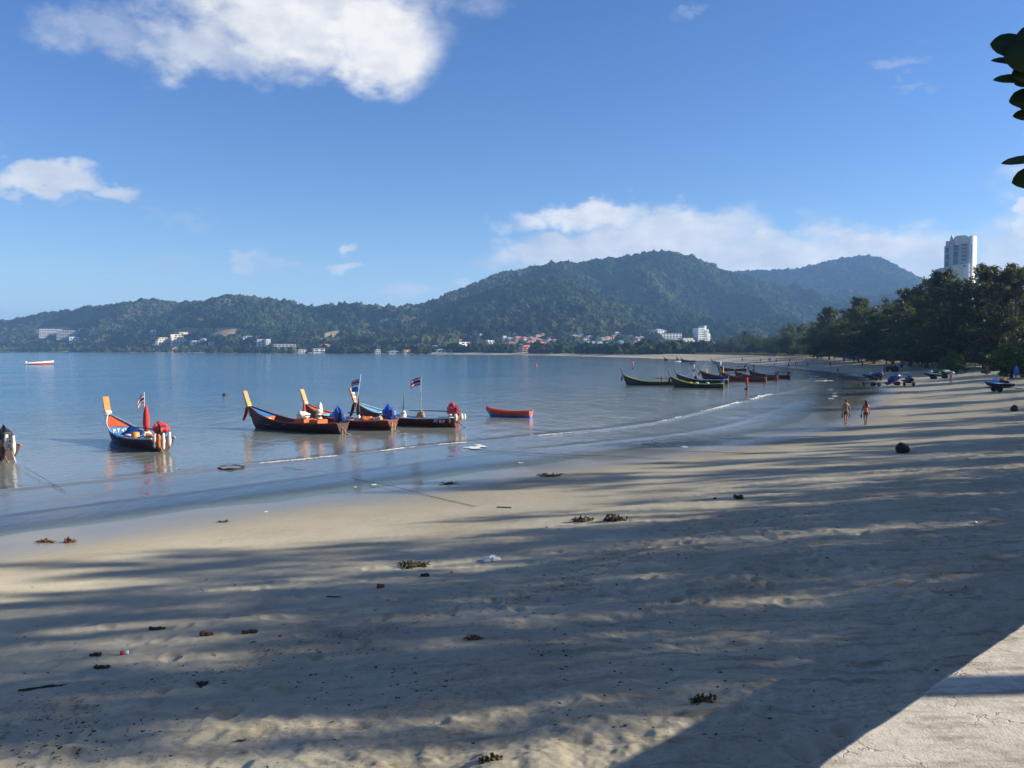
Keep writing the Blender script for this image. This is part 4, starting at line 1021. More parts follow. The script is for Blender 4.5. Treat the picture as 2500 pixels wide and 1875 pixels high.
# middle boat
bundle('heap of orange fishing net in the stern of the middle boat', bD, .27, .1, .55, (.52, .42, .30), NET_OR, 15)
bundle('brown net beside the orange net in the middle boat', bD, .18, -.15, .55, (.35, .35, .3), NET, 16)
o = lathe('bucket', [(.14, 0), (.18, .30), (.19, .34)], WHITE, None, 14); 
gear(o, bD, 'white paint bucket in the stern of the middle boat', 'bucket', .14, .3, .5)
o = lathe('furled_flag', [(.14, 0), (.13, .3), (.07, .8), (.02, 1.25)], CLOTH_BK, None, 10); gear(o, bD, 'black pointed furled flag behind the blue motor tarp of the garlanded boat', 'flag', .42, -.35, .85)
o = lathe('jerrycan', [(.10, 0), (.13, .05), (.13, .3), (.05, .38), (.05, .45)], WHITE, None, 10); gear(o, bD, 'white jerrycan left of the orange net in the middle boat', 'can', .36, .15, .5)
o = lump('seat_board', (0, 0, 0), (.75, .2, .05), DECKB, None, 2, .05, 18); gear(o, bD, 'loose tan plank across the middle boat', 'plank', .58, 0, .72)
bundle('white cloth wrapped lantern pole at the bow of the middle boat', bD, .80, .3, 1.15, (.22, .22, .45), CLOTH_WH, 19, 'cloth', name='cloth_wrap')
fp = empty('flag_on_pole'); tube('pole', [(0, 0, 0), (.55, 0, 3.35)], .018, CLOTH_WH, fp, 6); thai_flag('flag', .55, .36, fp, (.42, 0, 2.98), math.pi, .3); thai_flag('flag', .45, .34, fp, (.33, 0, 2.45), math.pi, .1, FLAG_LB)
gear(fp, bD, 'leaning pole with striped flag above a light blue flag on the middle boat', 'flag', .47, -.3, .4); fp.rotation_euler = (0, 0, 0)
# right boat
for (s, y, lab, sd, sz) in ((.50, .2, 'tan net bundle by the green stick in the boat with numbers', 20, (.26, .26, .34)), (.335, .15, 'tall tan net bundle under the flag in the boat with numbers', 21, (.27, .27, .48))):
    bundle(lab, bE, s, y, .62, sz, NET if sd == 21 else CLOTH_WH, sd)
o = tube('stick', [(0, 0, 0), (.02, .02, .6), (-.04, 0, 1.1), (0, 0, 1.75)], [.05, .06, .045, .02], GREEN, None, 6); gear(o, bE, 'dark green upright stick in the boat with numbers', 'stick', .50, .15, .5)
fp = empty('flag_on_pole'); tube('pole', [(0, 0, 0), (0, 0, 2.95)], .016, CLOTH_WH, fp, 6); thai_flag('flag', .72, .55, fp, (0, 0, 2.93), math.pi + .1, .35); box('ribbon', (0, 0, 1.72), (.08, .04, .24), CLOTH_WH, fp)
gear(fp, bE, 'flying red white and blue striped flag on the rightmost of the moored three', 'flag', .335, .1, .55); fp.rotation_euler = (0, 0, 0)
o = empty('bench'); box('seat', (0, 0, .3), (.9, .5, .05), BLUE_LT, o); [tube('leg', [(dx, dy, -.1), (dx, dy, .32)], .03, BLUE, o, 6) for dx in (-.4, .4) for dy in (-.2, .2)]
gear(o, bE, 'light blue bench between the net bundles and motor of the boat with numbers', 'bench', .24, .1, .3)

# ---- red and blue rowing boat
def dinghy():
    a, b = gp(1296, 1019), gp(1202, 1016); h = (b - a).normalized(); L = 3.9
    h = Vector((-.93, .36, 0)).normalized()
    root = empty('rowing_boat', a + h * L / 2, math.atan2(h.y, h.x)); tag(root, 'small empty rowing boat, red above and blue below, right of the moored longtails', 'boat')
    S = [k / 11 for k in range(12)]; T = [0, .2, .5, .52, 1.0]; nT = 9; verts = []; fc = []
    for s in S:
        b_ = .62 * float(np.interp(s, [0, .3, .6, .85, 1], [.80, 1, .92, .5, .03])); zs = float(np.interp(s, [0, .3, .6, .85, 1], [.52, .40, .42, .56, .78])); zk = float(np.interp(s, [0, .7, .9, 1], [-.1, -.1, 0, .55])); x = L * (s - .5)
        verts += [(x, -b_ * t ** .5, zk + (zs - zk) * t) for t in T[::-1]] + [(x, b_ * t ** .5, zk + (zs - zk) * t) for t in T[1:]]
    for i in range(11):
        for k in range(nT - 1): q = i * nT + k; fc.append((q, q + nT, q + nT + 1, q + 1))
    fc.append((0, 1, 7, 8)); fc.append((1, 2, 3, 4, 5, 6, 7))
    RED2 = simple('dinghy_red', (.72, .10, .02), .45, .15, 3); BL2 = simple('dinghy_blue', (.10, .20, .62), .45, .15, 3)
    o = mesh_obj('hull', verts, fc, RED2, root); o.data.materials.append(BL2)
    for k, p in enumerate(o.data.polygons):
        if k < 11 * (nT - 1):
            kk = k % (nT - 1)
            if 1 <= kk <= 6: p.material_index = 1
        elif k == len(o.data.polygons) - 1: p.material_index = 1
    sd = o.modifiers.new('planking', 'SOLIDIFY'); sd.thickness = .04
    for s in (.25, .55): box('thwart', (L * (s - .5), 0, .27), (.22, 1.05, .04), RED2, root)
    for dy in (-1, 1): box('transom_post', (-L / 2 - .02, dy * .44, .50), (.1, .09, .14), BLUE_LT, root)
    for dy in (-1, 1): tube('gunwale', [(L * (s - .5), dy * .62 * float(np.interp(s, [0, .3, .6, .85, 1], [.80, 1, .92, .5, .03])), float(np.interp(s, [0, .3, .6, .85, 1], [.54, .42, .44, .58, .80]))) for s in S], .03, RED2, root, 6)
dinghy()

# ---- far group of longtails at anchor: bow and stern at the waterline in the photograph
FARB = [
    ((1650, 941), (1531, 940), HULL_GR, LIME, 'far dark olive longtail, leftmost of the anchored group', 8.8),
    ((1767, 948), (1640, 945), HULL_GR, LIME, 'nearest far longtail of the anchored group, black with lime rail', 8.4),
    ((1778, 937), (1643, 933), HULL_BK, GREYB, 'far longtail with pale blue rail just behind the nearest black one', 8.8),
    ((1812, 927), (1718, 920), HULL_BK, REDD, 'far longtail behind and left of the red brown pair', 8.8),
    ((1871, 932), (1760, 930), HULL_RD, REDD, 'far red brown longtail, nearer of the right-hand pair', 8.6),
    ((1899, 928), (1792, 924), HULL_RD, REDD, 'far red brown longtail, second of the right-hand pair', 9.0),
    ((1822, 905), (1757, 905), HULL_BK, GREYB, 'farthest small dark longtail above the anchored group', 8.6),
    ((1929, 924), (1836, 920), HULL_BK, ORANGE, 'far longtail at the right end of the anchored group', 8.8),
]
for i, (a, b, hl, rl, lab, L) in enumerate(FARB):
    A, Bq = gp(*a), gp(*b); dv = Bq - A
    r = longtail(lab, A, (dv.x, max(-.25 * abs(dv.x), min(dv.y, .45 * abs(dv.x)))), min(11.0, max(7.5, abs(dv.x) * 1.10)), 1.6, 'longtail boats anchored farther out', far=True, hull=hl, rail=rl, inner=HULL_BK, deck=HULL_BK, bulk=HULL_BK, prow=HULL_BR, thwart=HULL_BR,
                 engine=[HULL_BK, TARP_BL, HULL_BK, IRON][i % 4], ribbons=((.40, .8, .12, [CLOTH_PU, CLOTH_BK, CLOTH_YL, CLOTH_RD][i % 4], (.15, .1)),) if i in (0, 1, 3, 4) else (), stem_h=.95)
    if i == 0: o = lathe('furled_flag', [(.10, 0), (.10, .5), (.04, 1.2)], CLOTH_RD, None, 8); gear(o, r, 'red furled flag on the leftmost far longtail', 'flag', .28, 0, .5); o.rotation_euler = (0, .25, 0)
    if i == 1:
        for s, mt, lb in ((.62, CLOTH_YL, 'yellow'), (.50, CLOTH_WH, 'white'), (.30, CLOTH_WH, 'cream')): o = lump('bundle', (0, 0, 0), (.28, .25, .22), mt, None, 2, .1, 5); gear(o, r, lb + ' bundle on the nearest far longtail', 'bundle', s, 0, .62)
    if i in (2, 7): o = lump('net_heap', (0, 0, 0), (.35, .4, .4), HULL_BK, None, 2, .2, 6); gear(o, r, 'dark net heap on ' + ('the pale railed far longtail' if i == 2 else 'the far longtail at the right end'), 'net', .62 if i == 2 else .3, 0, .85)
    if i == 3: o = lathe('furled_flag', [(.14, 0), (.12, .6), (.09, 1.6)], CLOTH_YL, None, 8); gear(o, r, 'yellow and red furled flag on the far longtail behind the red pair', 'flag', .85, .1, .3)
    if i == 4: o = lathe('furled_flag', [(.12, 0), (.12, .5), (.06, 1.4)], CLOTH_YL, None, 8); gear(o, r, 'small yellow furled flag at the bow of the nearer red brown longtail', 'flag', .96, 0, 1.1)
# boats drawn up on the far sand
for i, (a, b, lab) in enumerate([((1697, 884), (1664, 884), 'small dark longtail at the far waterline'), ((1760, 888), (1722, 887), 'pale longtail drawn up on the far sand'), ((1632, 880), (1604, 879), 'dark longtail lying at the far beach, leftmost'), ((1655, 881), (1636, 880), 'low dark boat at the far beach beside the leftmost')]):
    A, Bq = gp(*a), gp(*b); dv = Bq - A
    longtail(lab, A, (dv.x, dv.y * .3), min(11, abs(dv.x) * 1.05), 1.7, 'boats on the far beach', far=True, hull=HULL_BK if i != 1 else GREYB, rail=HULL_BR, inner=HULL_BK, deck=HULL_BK, bulk=HULL_BK, prow=HULL_BR, thwart=HULL_BR, stem_h=.6)
# ---- speedboat, buoys and small things on the water
def speedboat():
    a, b = gp(68, 890), gp(130, 890); L = 7.5
    root = empty('speedboat', ((a.x + b.x) / 2, a.y, 0), R(30)); tag(root, 'white and red speedboat drifting far out on the left', 'boat')
    k = .92 * abs(b.x - a.x) / L; root.scale = (k, k, k)
    S = [0, .15, .4, .65, .85, .95, 1]; verts = []; fc = []
    hb = lambda s: 1.15 * float(np.interp(s, [0, .5, .8, 1], [.9, 1, .65, .04])); zt = lambda s: .62 + .35 * s * s
    for s in S:
        b_ = hb(s); zs = zt(s); zk = -.2 + .75 * max(0, s - .7) / .3 * .9; x = L * (s - .5)
        verts += [(x, -b_ * .95, zs), (x, -b_, zs - .22), (x, -b_ * .7, zk + .15), (x, 0, zk), (x, b_ * .7, zk + .15), (x, b_, zs - .22), (x, b_ * .95, zs)]
    for i in range(len(S) - 1):
        for k2 in range(6): q = i * 7 + k2; fc.append((q, q + 7, q + 8, q + 1))
    fc.append(tuple(range(7)))
    SR = simple('speedboat_red', (.70, .07, .05), .3, .1); SW = simple('speedboat_white', (.82, .82, .80), .3, .05)
    o = mesh_obj('hull', verts, fc, SW, root); o.data.materials.append(SR)
    for i, p in enumerate(o.data.polygons):
        if i % 6 in (1, 2, 3, 4): p.material_index = 1
    dk = []
    for s in S: dk += [(L * (s - .5), -hb(s) * .93, zt(s)), (L * (s - .5), -hb(s) * .35, zt(s) + .28 * min(1, s * 3)), (L * (s - .5), hb(s) * .35, zt(s) + .28 * min(1, s * 3)), (L * (s - .5), hb(s) * .93, zt(s))]
    mesh_obj('deck', dk, [(4 * i + e, 4 * i + e + 1, 4 * i + e + 5, 4 * i + e + 4) for i in range(len(S) - 1) for e in range(3)], SW, root)
    mesh_obj('windscreen', [(.5, -.8, 1.0), (.5, .8, 1.0), (0, .7, 1.4), (0, -.7, 1.4)], [(0, 1, 2, 3)], IRON, root)
    box('outboard_motor', (-L / 2 - .2, 0, .75), (.45, .4, .8), SW, root, bevel=.08); box('seat', (-1.2, 0, .95), (1.0, 1.5, .3), SR, root, bevel=.08)
speedboat()
def buoy(px, py, label, mats, hgt=1.4, flagc=None, r=.35):
    p = gp(px, py); o = empty('buoy', p); tag(o, label, 'buoy')
    lathe('float', [(.1, -.15), (r, 0), (r, .15), (.1, .28)], mats, o, 10); tube('mast', [(0, 0, .2), (0, 0, hgt)], .05, IRON, o, 6)
    if flagc: lathe('furled_flag', [(.05, hgt * .3), (.17, hgt * .45), (.2, hgt * .85), (.05, hgt)], flagc, o, 8)
    return o
buoy(1823, 951, 'red flag buoy floating below the far anchored boats', HULL_BK, 1.7, CLOTH_RD, .3)
buoy(1545, 900, 'buoy with pink flag left of the far anchored boats', HULL_BK, 2.2, SALMON)
buoy(1694, 905, 'white flagged buoy above the far anchored boats', HULL_BK, 1.6, CLOTH_WH)
buoy(1840, 904, 'red marker buoy near the far right boats', HULL_BK, 1.6, CLOTH_RD)
buoy(1309, 894, 'small orange buoy out on the bay', ORANGE, .8, ORANGE, .5)
buoy(548, 966, 'tiny dark float on the open water', HULL_BK, .3, None, .25)
o = lump('raft', (0, 0, 0), (1.8, 1.0, .4), CLOTH_WH, None, 2, .1, 3, flat=-.3); o.location = gp(1653, 883); tag(o, 'small white float off the far beach', 'float')
o = lump('raft', (0, 0, 0), (1.6, .8, .4), HULL_BK, None, 2, .1, 4, flat=-.3); o.location = gp(1691, 889); tag(o, 'small dark float off the far beach', 'float')
# ring drifting in the shallows
def ring():
    p = gp(565, 1143); bm = bmesh.new(); n = 26
    add_tube(bm, [(.56 * math.cos(2 * math.pi * k / n), .56 * math.sin(2 * math.pi * k / n), .02 * math.sin(k * 1.3)) for k in range(n + 1)], .045, 7, cap=False)
    o = bm_obj('tyre_ring', bm, CLOTH_BK, None, True); o.location = (p.x, p.y, .03); tag(o, 'black rubber ring floating in the shallows', 'ring')
ring()
# ---- mooring lines
def line(name, pts, rad, label, sag=0.0, mat=ROPE_DK):
    P = []; n = 14
    for k in range(n + 1):
        t = k / n; seg = t * (len(pts) - 1); i = min(int(seg), len(pts) - 2); q = Vector(pts[i]).lerp(Vector(pts[i + 1]), seg - i); P.append(q)
    tag(tube(name, P, rad, mat, None, 5), label, 'rope')
def sandpt(px, py, dz=.015):
    p = on_sand(px, py); return Vector((p.x, p.y, p.z + dz))
line('mooring_line', [gp(690, 1140, .06), sandpt(800, 1162, .1), sandpt(960, 1192, .08), sandpt(1050, 1212), sandpt(1160, 1237)], .008, 'thin dark mooring line running up the sand in the foreground')
line('mooring_line', [gp(1135, 1025, .35), gp(1240, 1040, .2), gp(1330, 1052, .08), gp(1400, 1060, .05)], .008, 'mooring line from the numbered boat past the rowing boat')
line('mooring_line', [gp(1160, 1098, .06), gp(1330, 1109, .06), sandpt(1480, 1116, .06), sandpt(1620, 1121)], .009, 'mooring line reaching the sand right of centre')
line('mooring_line', [gp(1500, 1098, .06), sandpt(1640, 1102, .04), sandpt(1850, 1108)], .008, 'fine line lying along the water edge below the walkers')
line('mooring_line', [gp(60, 1140, .12), gp(110, 1170, .08), gp(160, 1200, .05)], .008, 'mooring line of the boat at the left edge')
tag(tube('stick', [sandpt(1213, 1239), sandpt(1248, 1240)], .02, ROPE_DK, None, 6), 'thin stick at the end of the mooring line', 'stick')
# ================================================================ BUILDINGS
B_WHITE = simple('facade_white', (0.74, 0.73, 0.70), 0.8, 0.06, 0.2)
B_CREAM = simple('facade_cream', (0.66, 0.58, 0.44), 0.8, 0.08, 0.2)
B_GREY = simple('facade_grey', (0.36, 0.37, 0.39), 0.8, 0.1, 0.2)
B_PEACH = simple('facade_peach', (0.62, 0.40, 0.28), 0.8, 0.1, 0.2)
ROOF_OR = simple('roof_terracotta', (0.42, 0.15, 0.08), 0.85, 0.15, 0.3)
ROOF_GR = simple('roof_grey', (0.30, 0.31, 0.33), 0.8, 0.12, 0.3)
ROOF_BL = simple('roof_blue', (0.18, 0.30, 0.40), 0.7, 0.12, 0.3)
GLASS_DK = simple('window_dark', (0.05, 0.07, 0.09), 0.25, 0.2, 0.5, spec=0.6)
def house(px0, px1, py0, py1, mat, roof, label, floors=2, hip=True, step=False, group='houses along the far shore', yaw=None):
    """building between two photo columns; py0 top, py1 foot. Foot stands on the land there."""
    p = hit((px0 + px1) / 2, py1)
    if p is None: return
    D = p.y; w = (px1 - px0) / FPX * D; h = max(3.0, (py1 - py0) / FPX * D); dep = max(7.0, min(16, w * .7))
    rd = random.Random(int(px0 * 7 + py0)); rz = rd.uniform(.35, .8) if yaw is None else yaw
    o = empty('building', (p.x, p.y + dep / 2, p.z - 1.5), rz); tag(o, label, 'building', group)
    h += 1.5; wall_h = h * (.74 if hip else .97)
    fl = max(1, floors); fh = (wall_h - 1.5) / fl
    if step:
        for k in range(fl):
            sx = w * (1 - .10 * k); box('storey', (-.05 * k * w if rd.random() < .6 else .05 * k * w, k * dep * .16, 1.5 * (k == 0) * .5 + 1.5 * (k > 0) + fh * (k + .5) - (.75 if k == 0 else 0)), (sx, dep * (1 - .14 * k), fh + (1.5 if k == 0 else 0)), mat, o)
            nwin = max(2, int(sx / 5))
            for j in range(nwin):
                box('window', (-sx / 2 + sx * (j + .5) / nwin - .05 * k * w * 0, k * dep * .16 - dep * (1 - .14 * k) / 2 - .02, 1.5 + fh * (k + .42)), (sx / nwin * .62, .25, fh * .55), GLASS_DK, o)
    else:
        box('wall', (0, 0, wall_h / 2), (w, dep, wall_h), mat, o)
        for k in range(fl):
            nwin = max(2, int(w / 5))
            for j in range(nwin):
                box('window', (-w / 2 + w * (j + .5) / nwin, -dep / 2 - .02, 1.5 + fh * (k + .48)), (w / nwin * .58, .25, fh * .5), GLASS_DK, o)
        for k in range(1, fl): box('balcony_slab', (0, -dep / 2 - .5, 1.5 + fh * k), (w * .98, 1.1, .28), mat, o)
    if hip:
        rh = h - wall_h; e = .8; zz = wall_h
        mesh_obj('roof', [(-w / 2 - e, -dep / 2 - e, zz), (w / 2 + e, -dep / 2 - e, zz), (w / 2 + e, dep / 2 + e, zz), (-w / 2 - e, dep / 2 + e, zz), (-w / 2 + min(dep, w) * .4, 0, zz + rh), (w / 2 - min(dep, w) * .4, 0, zz + rh)],
                 [(0, 1, 5, 4), (1, 2, 5), (2, 3, 4, 5), (3, 0, 4), (3, 2, 1, 0)], roof, o)
    elif not step: box('roof', (0, 0, wall_h + .2), (w + .6, dep + .6, .5), roof, o)
    v = Vector((p.x, p.y, 0)).normalized()
    CLEAR.append((p.x, p.y + dep / 2, max(w, dep) * .55))
    for k in (0.25, .75): CLEAR.append((p.x + w * (k - .5) , p.y, w * .38 + 3))
    for t in (8, 18, 30): CLEAR.append((p.x - v.x * t, p.y - v.y * t, w * .5 + 2))
HS = [
    (93, 143, 803, 824, B_GREY, ROOF_GR, 'grey concrete resort block on the left hill, left part', 3, False, False),
    (138, 188, 806, 829, B_GREY, ROOF_GR, 'grey concrete resort block on the left hill, right part', 3, False, False),
    (166, 192, 822, 837, B_WHITE, ROOF_GR, 'white villa below the grey resort block', 2, False, True),
    (190, 230, 801, 807, B_WHITE, ROOF_GR, 'row of small white villas right of the grey resort block', 1, True, False),
    (68, 78, 834, 840, B_WHITE, ROOF_GR, 'lone small white house low on the left hill', 1, True, False),
    (140, 152, 848, 854, B_CREAM, ROOF_GR, 'small cream house at the left waterside', 1, True, False),
    (372, 418, 824, 843, B_CREAM, ROOF_GR, 'cream terraced hotel with long balconies, left half', 4, False, True),
    (416, 458, 810, 843, B_CREAM, ROOF_GR, 'cream terraced hotel with long balconies, right half', 6, False, True),
    (364, 382, 806, 820, B_GREY, ROOF_BL, 'building with bluish roof beside the cream terraced hotel', 2, True, False),
    (464, 488, 832, 842, B_WHITE, ROOF_GR, 'white villa right of the cream terraced hotel', 2, False, False),
    (488, 506, 826, 834, B_WHITE, ROOF_GR, 'white villa above the others right of the terraced hotel', 2, True, False),
    (508, 524, 834, 844, B_CREAM, ROOF_GR, 'cream villa farthest right of the terraced hotel', 2, True, False),
    (418, 432, 848, 858, B_PEACH, ROOF_OR, 'reddish boathouse on the waterside below the terraced hotel', 1, True, False),
    (626, 643, 828, 849, B_WHITE, ROOF_GR, 'white four storey block, left of two', 4, False, False),
    (646, 657, 828, 847, B_WHITE, ROOF_GR, 'white four storey block, right of two', 4, False, False),
    (663, 716, 840, 857, B_GREY, ROOF_GR, 'long grey low hotel with pale roof edge', 3, False, False),
    (590, 640, 820, 827, B_WHITE, ROOF_GR, 'long white low house above the two white blocks', 1, True, False),
    (625, 632, 849, 855, B_WHITE, ROOF_GR, 'tiny white house below the two white blocks', 1, True, False),
    (727, 742, 853, 862, B_WHITE, ROOF_GR, 'white house on the shore right of the long grey hotel', 2, False, False),
    (763, 790, 851, 861, B_WHITE, ROOF_GR, 'white houses by the shore under the cleared slope', 2, False, False),
    (778, 806, 840, 852, B_CREAM, ROOF_OR, 'cream house on the cleared slope', 2, True, False),
    (914, 927, 852, 863, B_WHITE, ROOF_GR, 'bright white house by the narrow beach', 2, True, False),
    (945, 972, 856, 863, B_GREY, ROOF_BL, 'low blue roofed shed by the narrow beach', 1, True, False),
    (983, 1000, 854, 864, B_PEACH, ROOF_OR, 'tan house by the far shore', 2, False, False),
    (998, 1012, 850, 858, B_WHITE, ROOF_GR, 'white house above the tan one on the far shore', 1, True, False),
    (1014, 1030, 848, 858, B_PEACH, ROOF_OR, 'peach house with gable on the far shore', 2, True, False),
    (1064, 1086, 852, 860, B_CREAM, ROOF_BL, 'cream and blue house on the far shore', 1, True, False),
    (1121, 1154, 834, 858, B_WHITE, ROOF_GR, 'white terraced hotel at the foot of the big hill', 4, False, True),
    (1187, 1208, 831, 840, B_WHITE, ROOF_GR, 'white villa among the trees right of the white terraced hotel', 2, False, True),
    (1175, 1190, 844, 852, B_CREAM, ROOF_GR, 'cream house below the white villa', 1, True, False),
    (1200, 1214, 840, 848, B_CREAM, ROOF_GR, 'small cream house beside the white villa', 1, True, False),
    (1224, 1234, 820, 830, B_WHITE, ROOF_GR, 'narrow white house high among the trees', 2, False, False),
    (1239, 1247, 826, 833, B_WHITE, ROOF_GR, 'little white house left of the terracotta roofs', 1, True, False),
    (1255, 1268, 822, 836, B_PEACH, ROOF_OR, 'peach house with terracotta roof, topmost left of the group', 2, True, False),
    (1274, 1286, 822, 834, B_WHITE, ROOF_OR, 'white house with terracotta roof beside the topmost', 2, True, False),
    (1290, 1320, 825, 835, B_PEACH, ROOF_OR, 'wide house with terracotta roof, topmost right of the group', 1, True, False),
    (1284, 1300, 834, 844, B_PEACH, ROOF_OR, 'house with terracotta roof in the middle of the group', 2, True, False),
    (1310, 1334, 834, 847, B_PEACH, ROOF_OR, 'house with terracotta roof at the right of the group', 3, True, False),
    (1268, 1308, 842, 860, B_PEACH, ROOF_OR, 'largest peach block with terracotta roof, lowest of the group', 3, True, False),
    (1238, 1256, 834, 842, B_PEACH, ROOF_OR, 'small reddish house left of the largest terracotta block', 1, True, False),
    (1317, 1331, 814, 820, B_PEACH, ROOF_OR, 'lone terracotta roof higher up the slope', 1, True, False),
    (1383, 1391, 815, 824, B_WHITE, ROOF_GR, 'lone white tower house on the wooded slope', 2, False, False),
    (1418, 1450, 834, 845, B_GREY, ROOF_GR, 'grey block among the trees of the plain', 3, False, False),
    (1456, 1464, 834, 846, B_WHITE, ROOF_GR, 'narrow white block right of the grey one', 3, False, False),
    (1499, 1514, 810, 820, B_WHITE, ROOF_GR, 'white villa up the slope in the middle of the hill foot', 2, True, False),
    (1474, 1492, 821, 829, B_PEACH, ROOF_OR, 'brown roofed villa left of the white villa on the slope', 1, True, False),
    (1432, 1450, 820, 825, B_WHITE, ROOF_GR, 'low white building halfway up the slope', 1, False, False),
    (1593, 1626, 803, 816, B_WHITE, ROOF_GR, 'upper wing of the long white hillside hotel', 2, True, False),
    (1602, 1664, 815, 828, B_WHITE, ROOF_GR, 'long white hillside hotel with terraces', 3, False, False),
    (1660, 1698, 825, 838, B_CREAM, ROOF_GR, 'cream lower wing of the long hillside hotel', 3, False, True),
]
for a in HS: house(*a)
_r = random.Random(21)
for i in range(54):
    px = _r.uniform(1105, 1570) if i < 42 else _r.uniform(700, 1100); py = _r.uniform(820, 847) if px > 1100 else _r.uniform(848, 860); w = _r.uniform(9, 20)
    wl, wn = _r.choice(((B_WHITE, 'white'), (B_WHITE, 'white'), (B_CREAM, 'cream'), (B_PEACH, 'peach'))); rf, rn = _r.choice(((ROOF_GR, 'grey'), (ROOF_OR, 'terracotta'), (ROOF_OR, 'terracotta'), (ROOF_BL, 'bluish')))
    house(px, px + w, py - _r.uniform(5.5, 9.0), py, wl, rf, 'small %s house with %s roof among the trees at the %s' % (wn, rn, 'foot of the big hill' if px > 1100 else 'shore of the left hill'), _r.choice((1, 1, 2)), True, False, 'small houses dotted along the hill foot')
# white stepped hotel block
def stepped_hotel():
    p = hit(1715, 838); D = p.y; k = D / FPX; o = empty('stepped_hotel', (p.x, p.y + 8, p.z - 1), R(24)); tag(o, 'tall white hotel stepping down on its right side', 'building', 'houses along the far shore')
    def blk(nm, x0, x1, y0, y1, mt, dy=0, dep=14): return box(nm, (((x0 + x1) / 2 - 1715) * k, dy, ((838 - y0) + (838 - y1)) / 2 * k), ((x1 - x0) * k, dep, (y1 - y0) * k + .01), mt, o)
    blk('tower_block', 1698, 1716, 800, 838, B_WHITE); blk('tower_block', 1716, 1722, 794, 838, B_WHITE, .3); blk('tower_block', 1722, 1728, 803, 838, B_WHITE, -.2); blk('tower_block', 1728, 1733, 813, 838, B_WHITE, .2)
    for f in range(6):
        for x in (1701, 1707, 1712): blk('window', x, x + 3.6, 803 + f * 5.5, 805.6 + f * 5.5, GLASS_DK, -6.9, .4)
    for f in range(5): blk('balcony_slab', 1717, 1733 - (5 if f < 2 else 0), 806 + f * 6, 807.4 + f * 6, B_WHITE, -7.6, 1.6)
    CLEAR.append((p.x, p.y + 8, 14)); CLEAR.append((p.x, p.y - 8, 10))
stepped_hotel()
